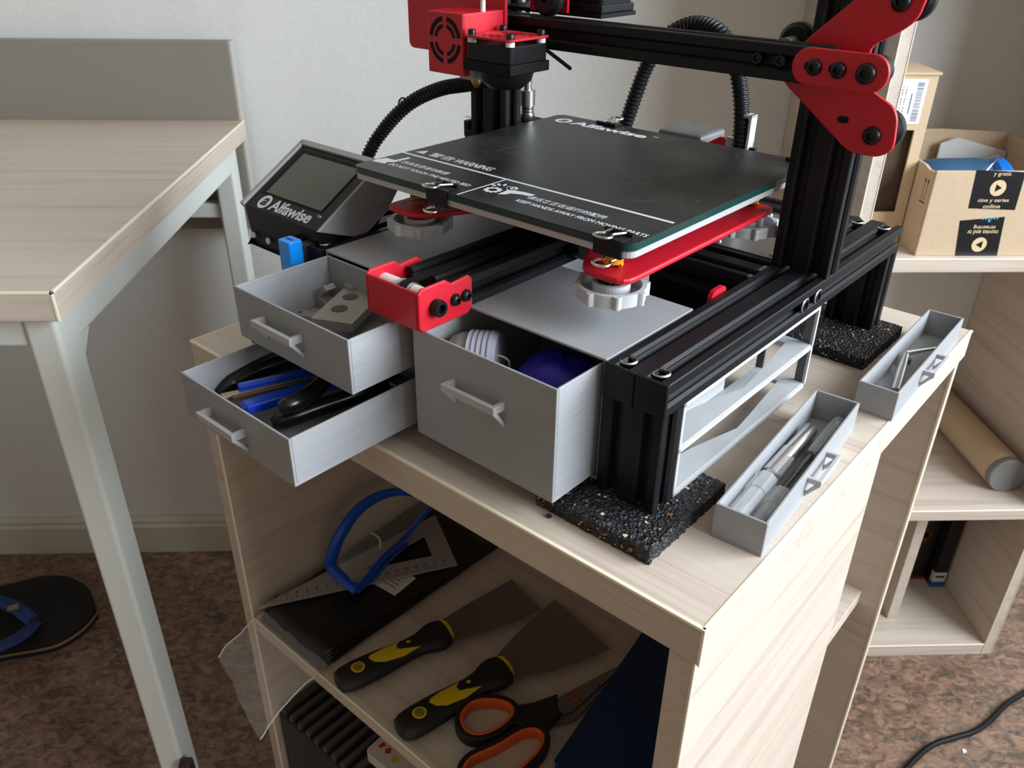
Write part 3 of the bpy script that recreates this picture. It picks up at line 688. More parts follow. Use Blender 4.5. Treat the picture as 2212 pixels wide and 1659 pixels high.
def shell(x0, x1, y0, y1, z0, z1, t=1.8, mids=()):
    m_ = MB().box(x0, x1, y0, y1, z1-t, z1).box(x0, x1, y0, y1, z0, z0+t).box(x0, x0+t, y0, y1, z0+t, z1-t).box(x1-t, x1, y0, y1, z0+t, z1-t).box(x0+t, x1-t, y1-t, y1, z0+t, z1-t)
    for z in mids: m_.box(x0+t, x1-t, y0, y1-t, z, z+t)
    return m_
u1 = thing('drawer_unit', 'grey printed drawer unit with one deep open drawer, below the right of the bed', 'drawer unit', MP, (-95, 50, 0), 'printed drawer units')
part('housing', shell(-158.2, -41.2, 3.5, 95, 11.5, ZT-.1, 1.6), GREYX, u1, .3, 1)
dA = part('drawer', tray(-155.8, -44.5, -35.2, 88, 14.5, 89, 1.7), GREY, u1, .35, 1)
part('handle', handle(MB(), -123, -81, -35.2, 61.5, 9.5), GREYK, dA, .3, 1)
part('support_foot', MB().box(-156, -66, 60, 94, 0, 11.5), GREY, u1)
u2 = thing('drawer_unit', 'grey printed drawer unit with two shallow open drawers, below the left of the bed', 'drawer unit', MP, (-228, 80, 0), 'printed drawer units')
part('housing', shell(-289, -165.6, 3.2, 164, 9, ZT-.1, 1.6, (50,)), GREYX, u2, .3, 1)
dB = part('drawer', tray(-286.2, -168, -74.2, 3, 53.5, 90, 1.7), GREY, u2, .35, 1)
part('handle', handle(MB(), -255, -213.5, -74.2, 73.5, 9.5), GREYK, dB, .3, 1)
dC = part('drawer', tray(-285.9, -168, -121.3, 3, 11.3, 44.5, 1.7), GREY, u2, .35, 1)
part('handle', handle(MB(), -255.5, -215, -121.3, 26, 9.5), GREYK, dC, .3, 1)
part('support_foot', MB().box(-278, -272, 5, 160, 0, 9), GREY, u2); part('support_foot', MB().box(-178, -172, 5, 160, 0, 9), GREY, u2)
# open two-level frame on the right, its drawers taken out
u3 = thing('open_rack', 'empty grey printed two-level frame below the right rail of the printer', 'rack', MP, (-20, 110, 9), 'printed drawer units')
fy0, fy1 = 21.5, 200
def lattice(z):            # bow-tie floor: two wedges meeting in the middle, thin rims along both long sides
    h = 3.2; ym = (fy0+fy1)/2
    m_ = MB().prism([(-1, fy0+1), (-24, fy0+1), (-17, ym-40), (-7, ym), (-9, ym+20), (-16, fy1-12), (-1, fy1-12)], (0, 0, z), X, Y, Z*h)
    m_.prism([(-38.4, fy0+1), (-34, fy0+1), (-31, ym-30), (-25, ym), (-27, ym+30), (-24, fy1-12), (-38.4, fy1-12)], (0, 0, z), X, Y, Z*h)
    return m_.box(-38.4, -1, fy1-12, fy1-1, z, z+h)
uo = MB()
for a, b in ((fy0, fy0+2.6), (fy1-2.6, fy1)):
    uo.box(-38.5, -.2, a, b, 9, ZT-20)
uo2 = MB().box(-2.2, 0, fy0, fy1, ZT-22.4, ZT-20).box(-2.2, 0, fy0, fy1, 9, 12.2).box(-2.2, 0, fy0, fy1, 40, 43).box(-2.2, 0, fy0, fy0+2.6, 9, ZT-20).box(-2.2, 0, fy1-2.6, fy1, 9, ZT-20)
part('end_wall', MB().box(-38.5, -2.2, fy0, fy0+2, 10, ZT-20.2), GREY, u3)
ew = MB().box(-38.5, -33, fy1-2, fy1, 10, ZT-20.2).box(-8, -2.2, fy1-2, fy1, 10, ZT-20.2)
part('end_wall', ew, mat('dark_grey_printed_plastic', (.10, .10, .105), .5), u3)
part('rear_wall', MB().box(-40, -38.5, 22, 150, 10, ZT-20.2), GREYK, u3)
part('face_frame', uo2, GREYK, u3, .3, 1)
for z in (9.6, 40.6): part('lattice_floor', lattice(z), GREYK, u3, .2, 1)
part('lattice_floor', lattice(ZT-22), GREYK, u3, .2, 1)

# ------------------------------------------------------------------ two small drawers standing on the cabinet
def small_drawer(label, fl, rot, w, L, h, hy):
    fr = MP @ Matrix.Translation(Vector((fl[0], fl[1], 0))/1000) @ Matrix.Rotation(rot, 4, 'Z')
    t = thing('small_drawer', label, 'drawer', fr, (0, 0, 0), 'small printed drawers')
    part('tray', tray(0, w, 0, L, 0, h, 1.7), GREY, t, .3, 1)
    m_ = MB(); dep = 8.5; q = 2.4
    m_.box(w+dep-q, w+dep, hy, hy+36, 14, 17.6)
    for a in (hy, hy+36-q):
        m_.box(w-.2, w+dep-q, a, a+q, 14, 17.6)
        m_.prism([(w+dep-.4, 14), (w+dep-3.4, 14), (w-.2, 6), (w-.2, 3)], (0, a, 0), X, Z, Y*q)
    part('handle', m_, GREYK, t, .25, 1)
    return t, fr
sd1, F1 = small_drawer('long narrow grey drawer holding clear plastic cases at the cabinet edge', (28.6, 17.5), R_(4.6), 30, 160, 23, 63)
sd2, F2 = small_drawer('long narrow grey drawer holding one bent steel tool near the rear rubber pad', (33.2, 209), R_(1.6), 27.5, 160, 23, 57)

# ------------------------------------------------------------------ rubber granulate pads under the printer legs
RUB = mat('black_rubber_granulate', (0.012, 0.012, 0.013), 0.45)
def _rub():
    N, L, b = nodes(RUB)
    tc = N.new('ShaderNodeTexCoord'); v = N.new('ShaderNodeTexVoronoi'); v.inputs['Scale'].default_value = 560
    bp = N.new('ShaderNodeBump'); bp.inputs['Strength'].default_value = .9; bp.inputs['Distance'].default_value = .0012
    L.new(tc.outputs['Object'], v.inputs['Vector']); L.new(v.outputs['Distance'], bp.inputs['Height']); L.new(bp.outputs[0], b.inputs['Normal'])
    sp_ = N.new('ShaderNodeSeparateColor'); L.new(v.outputs['Color'], sp_.inputs[0])
    r = N.new('ShaderNodeValToRGB'); r.color_ramp.interpolation = 'CONSTANT'; e = r.color_ramp.elements
    e[0].color = (0.008, 0.008, 0.009, 1); e[1].position = .55; e[1].color = (0.02, 0.021, 0.025, 1)
    k = e.new(.965); k.color = (0.09, 0.07, 0.05, 1)
    L.new(sp_.outputs[0], r.inputs[0]); L.new(r.outputs[0], b.inputs['Base Color'])
_rub()
FLK = [mat('pale_fleck', (0.55, 0.46, 0.33), .7), mat('orange_fleck', (0.5, 0.2, 0.06), .7), mat('white_fleck', (0.6, 0.58, 0.55), .6), mat('mauve_fleck', (0.13, 0.09, 0.085), .7)]
def pad(label, x0, x1, y0, y1, seed):
    rnd = random.Random(seed); n = 52; m_ = MB(); H = 9.7
    def top(i, j):
        ex = min(i, n-i)/n; ey = min(j, n-j)/n; edge = min(ex, ey)
        jx = rnd.uniform(-.6, .6); jy = rnd.uniform(-.6, .6)
        if edge == 0: jx, jy = rnd.uniform(-.5, .4), rnd.uniform(-.5, .4)
        return (x0+(x1-x0)*i/n+jx, y0+(y1-y0)*j/n+jy, H+rnd.uniform(-.55, .2)-(.5 if edge == 0 else 0))
    G = [[top(i, j) for j in range(n+1)] for i in range(n+1)]
    m_.grid(G[::-1], False)
    ring = [(i, 0) for i in range(n)]+[(n, j) for j in range(n)]+[(i, n) for i in range(n, 0, -1)]+[(0, j) for j in range(n, 0, -1)]
    rows = []
    for k in range(6):
        rw = []
        for i, j in ring+[ring[0]]:
            p = G[i][j]
            if k == 0: rw.append(p); continue
            f = k/5; rw.append((p[0]+rnd.uniform(-.4, .4), p[1]+rnd.uniform(-.4, .4), p[2]*(1-f)+(rnd.uniform(-.3, .3) if k < 5 else 0)))
        rw[-1] = rw[0]; rows.append(rw)
    m_.grid(rows[::-1], False)
    t = thing('rubber_pad', label, 'rubber pad', MP, ((x0+x1)/2, (y0+y1)/2, 0), 'pads under the printer legs')
    part('granulate', m_, RUB, t)
    fl = [MB() for _ in FLK]
    for k in range(85):
        a, b = rnd.uniform(x0+2, x1-2), rnd.uniform(y0+2, y1-2); s_ = rnd.choice((.5, .6, .7, .8, 1.0, 1.4)); w_ = rnd.uniform(0, 6.28)
        z_ = 9.55; o = [(a+s_*rnd.uniform(.6, 1.2)*math.cos(w_+q*1.05), b+s_*rnd.uniform(.5, 1.1)*math.sin(w_+q*1.05)) for q in range(6)]
        fl[rnd.choice((0, 0, 0, 1, 2, 2, 3, 3))].prism(o, (0, 0, z_-1.2), X, Y, Z*1.35)
    for k in range(24):
        a = rnd.uniform(x0+2, x1-2); z_ = rnd.uniform(1.5, 8); s_ = rnd.uniform(.5, .9)
        fl[rnd.choice((0, 1, 3))].prism([(a+s_*math.cos(q*1.05), z_+s_*math.sin(q*1.05)) for q in range(6)], (0, y0-.5, 0), X, Z, Y*1.5)
    for mm, f in zip(FLK, fl): part('fleck', f, mm, t, kind='stuff')
pad('black speckled rubber pad under the near leg beside the deep drawer', -63, 16, -27, 56, 1)
pad('black speckled rubber pad under the rear right leg beside the small drawer', -63, 17, 271, 352, 2)
pad('black speckled rubber pad under the hidden front left leg', -370, -291, -20, 60, 3)
pad('black speckled rubber pad under the hidden rear left leg', -370, -291, 271, 352, 4)
cr_ = pZ((1186, 1117), 0)
single('rubber_crumb', MB().lathe([(.1, 0), (1.6, .3), (1.8, 1.2), (.9, 2.1), (.1, 2.2)], (cr_.x, cr_.y, 0), Z, 7, False), RUB, MP, (cr_.x, cr_.y, 0), 'tiny black rubber crumb on the cabinet near the front pad', 'crumb')

# ------------------------------------------------------------------ binder clips holding the glass
def clip(label, x, y, d, ang=0):      # d = +1: clip reaches in +y (front edge), -1: back edge
    fr = MP @ Matrix.Translation(Vector((x, y, BZ-4.2))/1000) @ Matrix.Rotation(0 if d > 0 else math.pi, 4, 'Z')
    t = thing('binder_clip', label, 'binder clip', fr, (0, 0, 0), 'clips holding the glass bed')
    w = 9.5
    prof = [(-1.0, -4.5), (-1.0, 4.5), (9.2, 4.5), (9.2, 5.1), (-1.7, 5.3), (-1.7, -5.3), (9.2, -5.1), (9.2, -4.5)]
    part('spring_body', MB().prism(prof, (-w, 0, 0), Y, Z, X*(2*w)), BLACKP, t, .2, 1)
    for s_ in (1, -1):
        for a, b in ((-w, -w+6), (-2.6, 2.6), (w-6, w)): part('lip_roll', MB().cyl((a, 9.6, s_*5.9), (b, 9.6, s_*5.9), 1.4, n=10), BLACKP, t)
    for s_ in (1, -1):
        wr = [(-4.8, 9.6, s_*6.4), (-3.2, 1, s_*7.6), (-2.8, -1.5, s_*7.6), (-4.8, -4.5, s_*7.8), (-4.6, -8.5, s_*8), (0, -10.2, s_*8.2), (4.6, -8.5, s_*8), (4.8, -4.5, s_*7.8), (2.8, -1.5, s_*7.6), (3.2, 1, s_*7.6), (4.8, 9.6, s_*6.4)]
        part('wire_handle', MB().tube(cat(wr, 4), .8, 7), STEEL, t)
clip('black binder clip with wire handles on the front edge of the glass, nearer the display', -196.5, BY0, 1)
clip('black binder clip with wire handles at the front right corner of the glass', -62, BY0, 1)
clip('black binder clip on the back edge of the glass over the white lettering', -226, BY1, -1)
clip('black binder clip with wire handles on the back edge of the glass beside the upright', -56, BY1, -1)

# ------------------------------------------------------------------ blue USB stick at the console
BLUE = mat('bright_blue_plastic', (0.004, 0.30, 1.0), 0.3)
us = thing('usb_stick', 'bright blue USB stick standing at the front of the display console', 'USB stick', MP, (-315, -10, 62))
part('stick_body', MB().prism(rrect(-316.5, -302, -18, -6, 2.2), (0, 0, 62), X, Y, Z*38), BLUE, us, 1, 2)
part('slot', MB().prism(rrect(-313, -305.5, -13, -11, .8), (0, 0, 99.7), X, Y, Z*.6), mat('dark_blue', (.003, .05, .25), .5), us)
part('plug', MB().box(-313, -306, -6.2, 5.2, 80, 94), STEEL, us)
# ------------------------------------------------------------------ things on the cabinet shelf (shelf surface z = -302)
ZS = -302.0
def kk(px, z):                      # pixel -> cabinet-frame point at height z
    p = pZ(px, z); c, s_ = math.cos(-KP), math.sin(-KP); dx, dy = p.x-KX, p.y-KY
    return Vector((KX+c*dx-s_*dy, KY+s_*dx+c*dy, z))
YEL = mat('yellow_plastic', (0.62, 0.45, 0.01), 0.45); RUBB = mat('black_soft_grip', (0.009, 0.009, 0.010), 0.5)
def scraper(label, a, b, blade_w0, blade_w1, blade_L):
    # a = butt end, b = start of the blade (both on the shelf)
    a, b = Vector((a[0], a[1], 0)), Vector((b[0], b[1], 0)); d = (b-a); L = d.length; ang = math.atan2(d.y, d.x)
    fr = MK @ Matrix.Translation(Vector((a.x, a.y, ZS))/1000) @ Matrix.Rotation(ang, 4, 'Z')
    t = thing('scraper', label, 'scraper', fr, (0, 0, 0), 'scrapers on the shelf')
    prof = [(0, 5), (2, 11), (8, 14.2), (20, 15.5), (40, 15), (58, 13), (72, 11.5), (84, 12.5), (94, 16.5), (101, 17.5), (108, 16), (111, 12)]
    k = L/111.0; rows = []; n = 18
    for x_, r in prof:
        rows.append([(x_*k, r*math.cos(w)*(1.0), 9.5+(8.2 if x_ < 90 else 9)*min(1, r/12)*math.sin(w)) for w in [2*math.pi*q/n for q in range(n+1)]])
    m_ = MB().grid(rows); 
    m_.add(rows[0][:-1], [tuple(range(n))]); m_.add(rows[-1][:-1], [tuple(range(n-1, -1, -1))])
    h = part('grip', m_, RUBB, t)
    def over(pts, zo):      # patch hugging the grip's crown
        o = []
        for x_, y_ in pts:
            j = min(range(len(prof)-1), key=lambda q: abs(prof[q][0]-x_) if prof[q][0] <= x_ else 999)
            x0_, r0 = prof[j]; x1_, r1 = prof[j+1]; r = r0+(r1-r0)*(x_-x0_)/(x1_-x0_)
            o.append((x_*k, y_, 9.5+(8.2 if x_ < 84 else 8.2)*min(1, r/12)*math.sqrt(max(0, 1-(y_/r)**2))+zo))
        return o
    def patch(nm, pts, mt, zo):
        c_ = (sum(p[0] for p in pts)/len(pts), sum(p[1] for p in pts)/len(pts)); N_ = 5; rows_ = []
        for i in range(N_+1): rows_.append(over([(c_[0]+(p[0]-c_[0])*i/N_, c_[1]+(p[1]-c_[1])*i/N_) for p in pts+[pts[0]]], zo))
        part(nm, MB().grid(rows_), mt, h)
    patch('hanging_hole', circ(6.2, 22, 21, 0), YEL, .35); patch('hole_recess', circ(4.4, 22, 21.2, 0), mat('olive_recess', (.22, .17, .01), .6), .6)
    patch('grip_inlay', [(33, 4), (36, 7), (46, 8.5), (60, 8), (66, 7.5), (60, 3), (61, -2), (70, -6), (80, -8), (62, -9.5), (44, -7.5), (36, -3)], YEL, .35)
    patch('grip_dot', circ(2.0, 12, 72, 2), YEL, .35)
    part('collar', MB().cyl((L-1.2*k, 0, 9.5), (L+1.6, 0, 9.5), 12.2, 11, n=24), YEL, t)
    bl = [(L-2, -blade_w0), (L+blade_L*.35, -(blade_w0*.6+blade_w1*.4)-1.5), (L+blade_L, -blade_w1), (L+blade_L, blade_w1), (L+blade_L*.35, (blade_w0*.6+blade_w1*.4)+1.5), (L-2, blade_w0)]
    part('blade', MB().prism(bl, (0, 0, 8.7), X, Y, Z*1.2), DSTEEL, t, .2, 1)
    return t
A = kk((727, 1478), -293); B = kk((965, 1365), -293)
scraper('black and yellow scraper with the narrower blade, lying nearest the black folder', A, B, 14, 25, 92)
A = kk((860, 1582), -293); B = kk((1092, 1444), -293)
scraper('black and yellow scraper with the wide flared blade, lying nearest the scissors', A, B, 15, 40, 92)
# --- scissors
sc_o = kk((1100, 1560), ZS); fr = MK @ Matrix.Translation(Vector((0, 0, ZS))/1000)
sz = thing('scissors', 'scissors with black handles and orange lined finger loops on the shelf', 'scissors', fr, (0, 0, 0))
ORL = mat('orange_loop_lining', (0.65, 0.10, 0.015), 0.5)
def loop3(pxs, z): return [kk(p, ZS+6) for p in pxs]
def sm(pts, n=6):
    return [(p.x, p.y) for p in cat([(a, b, 0) for a, b in pts], n, True)]
L1 = [(1000, 1555), (1010, 1585), (1040, 1592), (1080, 1575), (1105, 1548), (1095, 1530), (1060, 1522), (1022, 1528)]
L2 = [(1012, 1680), (1018, 1650), (1075, 1622), (1130, 1590), (1160, 1588), (1170, 1606), (1150, 1640), (1095, 1680)]
def off(pts, d):
    c_ = Vector((sum(p[0] for p in pts)/len(pts), sum(p[1] for p in pts)/len(pts)))
    o = []
    n = len(pts)
    for i in range(n):
        t = Vector(pts[(i+1) % n])-Vector(pts[i-1]); t.normalize(); q = Vector((t.y, -t.x)); p = Vector(pts[i])
        if (p+q-c_).length < (p-c_).length: q = -q
        o.append(tuple(p+q*d))
    return o
for nm, LL in (('a', L1), ('b', L2)):
    inn = sm([(q.x, q.y) for q in [kk(p, ZS+6) for p in LL]])
    part('finger_loop', MB().ring(off(inn, 7), off(inn, 1.6), (0, 0, 1), X, Y, Z*11), RUBB, sz, 1.2, 2)
    part('loop_lining', MB().ring(off(inn, 2.4), inn, (0, 0, 0.6), X, Y, Z*11.8), ORL, sz, .6, 1)
def kp(l, z=0): return [(q.x, q.y) for q in [kk(p, ZS+6) for p in l]]
part('shank', MB().prism(kp([(1112, 1530), (1150, 1525), (1205, 1505), (1200, 1535), (1215, 1545), (1170, 1590), (1108, 1568)]), (0, 0, 2), X, Y, Z*9), RUBB, sz, 1.5, 2)
part('blade', MB().prism(kp([(1200, 1512), (1260, 1480), (1345, 1435), (1335, 1450), (1235, 1540), (1210, 1545)]), (0, 0, 6), X, Y, Z*1.5), DSTEEL, sz)
part('blade', MB().prism(kp([(1195, 1530), (1250, 1500), (1352, 1430), (1330, 1462), (1240, 1555), (1190, 1570)]), (0, 0, 4.2), X, Y, Z*1.5), DSTEEL, sz)
pv = kk((1243, 1506), ZS+8); part('pivot', MB().lathe([(4.6, 7.4), (4.6, 9), (3.4, 9.4), (3.2, 8.6), (.1, 8.6)], (pv.x, pv.y, 0), Z, 18), mat('red_brown_ring', (.30, .06, .02), .4), sz)
# --- blue folder standing against the right-hand panel
BLF = mat('dark_blue_board', (0.004, 0.022, 0.085), 0.5)
bf = thing('blue_box_file', 'dark blue cardboard folder lying at the right end of the shelf beside the scissors', 'folder', MK, (0, 70, ZS))
bb_ = MB().prism([(-64, -20), (42, -40), (42, 190), (-90, 186)], (0, 0, ZS), X, Y, Z*8)
part('lower_cover', bb_, BLF, bf, .8)
part('upper_cover', MB().prism([(-72, 20), (44, -42), (44, 194), (-95, 188)], (0, 0, ZS+8), X, Y, Z*3), BLF, bf, .5)
part('flap_fold', MB().obox((-30, 90, ZS+11.4), Vector((58, -14, 0)), Vector((.2, .8, 0)), Z*.5), mat('blue_fold', (.006, .03, .12), .5), bf)
# --- black folder under everything at the left
blk = thing('black_folder', 'flat black plastic folder lying along the left panel of the shelf', 'folder', MK, (-340, 60, ZS))
BLKP = mat('black_plastic_film', (0.008, 0.007, 0.006), 0.28)
f0, f1, f2, f3 = kk((562, 1337), ZS+6), kk((690, 1448), ZS+6), kk((1085, 1172), ZS+6), Vector((-396, 192, 0))
f0.x = max(f0.x, -396)
def wav(x_, y_, k): return ZS+4+k*2.8+.5*math.sin(x_*.12+k)+.5*math.sin(y_*.09+k*2)
for k in range(4):
    rows = []
    for i in range(13):
        a = Vector((f0.x+k*.6, f0.y+1.5*k, 0)).lerp(Vector((f3.x+k*.3, 190, 0)), i/12); b = Vector((f1.x-k*1.5, f1.y+1.5*k, 0)).lerp(Vector((min(f2.x, -262), 188, 0)), i/12)
        rows.append([(a.lerp(b, j/12).x, a.lerp(b, j/12).y, wav(a.lerp(b, j/12).x, a.lerp(b, j/12).y, k)) for j in range(13)])
    m_ = MB().grid(rows[::-1]); o = part('sheet', m_, BLKP, blk)
    sdf = o.modifiers.new('thick', 'SOLIDIFY'); sdf.thickness = .0022; sdf.offset = -1
# --- clear plastic bag hanging over the shelf edge
BAG = mat('clear_plastic_film', (0.78, 0.74, 0.70), 0.22, alpha=0.20)
bg_ = thing('plastic_bag', 'crumpled clear plastic bag hanging over the left end of the shelf edge', 'plastic bag', MK, (-345, -55, ZS))
rows = []
top_l, top_r = kk((555, 1333), ZS+13), kk((694, 1452), ZS+13)
rnd = random.Random(5)
for i in range(15):
    t = i/14; rw = []
    for j in range(15):
        q = j/14; p = Vector((top_l.x, -42, 0)).lerp(Vector((top_r.x, -42, 0)), q)
        y_ = -42-t*(52+26*q); z_ = ZS+14.5-2*t-20*t*t; x_ = p.x+3*math.sin(q*9+t*5)*t
        rw.append((x_+rnd.uniform(-.8, .8), y_+rnd.uniform(-1.0, 1.0), z_+rnd.uniform(-.7, .7)))
    rows.append(rw)
o = part('film', MB().grid(rows), BAG, bg_)
edge = [rows[-1][j] for j in range(15)]
for e_ in (0, -1): part('seam', MB().tube([rows[i][e_] for i in range(3, 15)], .7, 5), mat('film_seam', (.85, .83, .8), .2, alpha=.45), bg_)
# --- clear set square on the folder
ZQ = ZS+16.6
sq = thing('set_square', 'clear plastic set square ruler lying on the black folder under the blue glasses', 'set square', MK, (-340, 70, ZQ))
SQM = mat('clear_ruler_plastic', (0.42, 0.38, 0.36), 0.25, alpha=0.72)
qa, qb = kk((557, 1316), ZQ), kk((988, 1222), ZQ)
d = (qb-qa); d.z = 0; L = d.length; d.normalize(); n = Vector((-d.y, d.x, 0))
tri = [qa, qb, qb+n*86-d*2]
c_ = (tri[0]+tri[1]+tri[2])/3
def ins(a, b, c, m_):  # inner triangle by offset
    def ln(p, q): v_ = (q-p).normalized(); return p+Vector((-v_.y, v_.x, 0))*m_, v_
    (p1, v1), (p2, v2), (p3, v3) = ln(a, b), ln(b, c), ln(c, a)
    def isx(p, v_, q, w_): t = ((q-p).x*w_.y-(q-p).y*w_.x)/(v_.x*w_.y-v_.y*w_.x); return p+v_*t
    return [isx(p3, v3, p1, v1), isx(p1, v1, p2, v2), isx(p2, v2, p3, v3)]
ti = ins(*tri, 21)
part('ruler_plate', MB().ring([(p.x, p.y) for p in tri], [(p.x, p.y) for p in ti], (0, 0, ZQ), X, Y, Z*1.8), SQM, sq)
tk_ = MB(); 
for k in range(int(L/5)):
    p = qa+d*(8+k*5.0)
    if 8+k*5 > L-8: break
    tk_.obox((p.x+n.x*(3 if k % 2 else 4), p.y+n.y*(3 if k % 2 else 4), ZQ+1.9), d*.25, n*(1.6 if k % 2 else 2.8), Z*.05)
for k in range(1, int(L/10)-1):
    p = qa+d*(8+k*10-1.5)+n*8.0; put_text(tk_, str(k), (p.x, p.y, ZQ+1.95), d, n, 2.6 if k < 10 else 4.4, 3.6, .02)
part('scale_marks', tk_, mat('dark_scale_ink', (.04, .03, .04), .6), sq)
# --- white paper label on the folder
pl = [kk(p, ZS+14.2) for p in ((808, 1262), (853, 1288), (899, 1250), (855, 1225))]
lb = thing('paper_label', 'small white printed label lying half under the set square', 'label', MK, (pl[0].x, pl[0].y, ZS+14))
part('label_sheet', MB().prism([(p.x, p.y) for p in pl], (0, 0, ZS+14.6), X, Y, Z*.5), mat('white_paper', (.62, .58, .55), .7), lb)
pr_ = MB(); a_ = (pl[1]-pl[0]).normalized(); b_ = (pl[3]-pl[0]).normalized()
for k in range(4):
    p = pl[0].lerp(pl[1], .5)+b_*(8+5*k); pr_.obox((p.x, p.y, ZS+15.2), a_*(8-k), b_*.6, Z*.06)
part('print_line', pr_, mat('grey_print', (.2, .18, .2), .6), lb, kind='stuff')
# --- blue safety glasses
GB = mat('blue_glasses_plastic', (0.006, 0.07, 0.46), 0.35)
sg = thing('safety_glasses', 'blue framed clear safety glasses lying folded on the set square', 'safety glasses', MK, (-340, 80, ZS+18))
zz = ZS+18.6
def gp(p, z): return kk(p, z)
br_ = [gp((770, 1276), zz+4), gp((742, 1250), zz+10), gp((716, 1222), zz+20), gp((722, 1185), zz+40), gp((738, 1150), zz+55), gp((770, 1105), zz+68), gp((812, 1075), zz+74), gp((860, 1062), zz+74), gp((905, 1070), zz+66), gp((936, 1088), zz+52)]
P = cat(br_, 8)
part('brow_frame', MB().tube(P, 5, 10, rs=[3.6+3.6*math.sin(math.pi*min(1, .15+i/len(P))) for i in range(len(P))], flat=.8), GB, sg)
tm = [gp((770, 1276), zz+3), gp((800, 1240), zz+4), gp((832, 1200), zz+6), gp((870, 1165), zz+9), gp((905, 1125), zz+18), gp((936, 1090), zz+50)]
P2 = cat(tm, 8); part('temple', MB().tube(P2, 3, 8, rs=[4.4-1.6*i/len(P2) for i in range(len(P2))], flat=.7), GB, sg)
tm = [gp((765, 1278), zz+2), gp((800, 1255), zz+1.5), gp((838, 1212), zz+2), gp((880, 1175), zz+3.5)]
part('temple', MB().tube(cat(tm, 8), 2.6, 8, flat=.6), GB, sg)
LENS = mat('clear_lens', (0.9, 0.9, 0.88), 0.03, alpha=0.13)
rows = []
for i in range(9):
    t = i/8; a = P[int(4+t*(len(P)-10))]; b = P2[int(2+t*(len(P2)-6))]
    rows.append([a.lerp(b, j/8)+Vector((0, 0, 7*math.sin(math.pi*j/8))) for j in range(9)])
part('lens', MB().grid(rows), LENS, sg)
np_ = gp((800, 1150), zz+38)
part('nose_pad', MB().tube(cat([np_, np_+Vector((6, 6, -8)), np_+Vector((10, 3, -18))], 6), 1.6, 7), mat('grey_clear_pad', (.35, .33, .3), .3), sg)
# --- things on the lower shelf (z = -600), only their upper parts show under the shelf edge
ZL = -600.0
dk = thing('ridged_case', 'dark ridged plastic case at the left end of the lower shelf', 'case', MK, (-345, 60, ZL))
part('case_body', MB().box(-396, -262, -40, 160, ZL, -446), mat('dark_case_plastic', (.02, .018, .017), .5), dk, 3)
for k in range(9): part('rib', MB().box(-392+k*14, -386+k*14, -38, 158, -446, -438), mat('grey_case_rib', (.075, .065, .06), .5), dk, 1.2)
cdp = kk((850, 1632), -420)
cd = thing('playing_card', 'white playing card with red pips on the dark ridged case', 'card', MK @ Matrix.Translation(Vector((cdp.x, cdp.y-4, -438))/1000) @ Matrix.Rotation(R_(2), 4, 'Z') , (0, 0, 0))
part('card_sheet', MB().prism(rrect(-28, 28, -8, 80, 4), (0, 0, 0), X, Y, Z*14), mat('white_card', (.6, .55, .5), .5), cd)
put = MB(); flat(put, [(-22, 4), (-18, 3), (-16, 9), (-21, 11)], (0, 0, 14.1), X, Y); flat(put, [(-14, 6), (-10, 2), (-6, 6), (-10, 11)], (0, 0, 14.1), X, Y)
part('card_print', put, mat('red_ink', (.5, .03, .02), .6), cd)
flat(pp := MB(), circ(4, 14, 2, 4), (0, 0, 14.1), X, Y); part('card_print', pp, mat('yellow_ink', (.6, .45, .05), .6), cd)
# ------------------------------------------------------------------ contents of the printed drawers
# upper left drawer (floor z = 55.2): grey printed spare parts
DG = pla('beige_grey_printed_plastic', (0.30, 0.29, 0.27))
zb = 55.4
def plate_holes(pts, holes, z, h, mt, name, label, cat_, bevel=.2):
    # flat printed plate with round holes, built by a boolean-free bridging: plate + dark hole cylinders would be fake, so cut with bmesh
    bm = bmesh.new()
    vs = [bm.verts.new((p[0]/1000, p[1]/1000, 0)) for p in pts]; edges = [bm.edges.new((vs[i], vs[(i+1) % len(vs)])) for i in range(len(vs))]
    for c_ in holes:
        hv = [bm.verts.new(((c_[0]+c_[2]*math.cos(a))/1000, (c_[1]+c_[2]*math.sin(a))/1000, 0)) for a in [-2*math.pi*k/20 for k in range(20)]]
        edges += [bm.edges.new((hv[i], hv[(i+1) % 20])) for i in range(20)]
    bmesh.ops.triangle_fill(bm, use_beauty=True, use_dissolve=False, edges=edges, normal=(0, 0, 1))
    g = bmesh.ops.extrude_face_region(bm, geom=bm.faces[:])
    for v in [e for e in g['geom'] if isinstance(e, bmesh.types.BMVert)]: v.co.z += h/1000
    bmesh.ops.recalc_face_normals(bm, faces=bm.faces[:])
    me = bpy.data.meshes.new(name); bm.to_mesh(me); bm.free(); me.materials.append(mt)
    o = bpy.data.objects.new(name, me); COL.objects.link(o); ORI[o.name] = Vector((0, 0, 0))
    return tag(o, label, cat_, 'grey printed spare parts')
def place(o, fr): o.matrix_world = fr; return o
a0 = pZ((672, 706), 68); a1 = pZ((757, 725), 68); a2 = pZ((760, 640), 68)
ang = math.atan2(a1.y-a0.y, a1.x-a0.x)
Lx = (a1-a0).length
p1 = plate_holes([(0, 0), (30, 0), (30, 46), (22, 62), (8, 66), (0, 56)], [(12, 18, 5.8), (11, 37, 5.8)], 0, 6, DG, 'printed_plate', 'flat grey printed plate with two round holes in the upper left drawer', 'printed part')
place(p1, MP @ Matrix.Translation(Vector((-244, -46, 64.5))/1000) @ Matrix.Rotation(R_(25), 4, 'Z') @ Matrix.Rotation(R_(2), 4, 'X'))
p2 = plate_holes([(0, 0), (20, 4), (22, 12), (6, 12)], [(8, 6.5, 2.2)], 0, 3, DG, 'printed_tab', 'small grey printed tab with a hole behind the front wall of the upper left drawer', 'printed part')
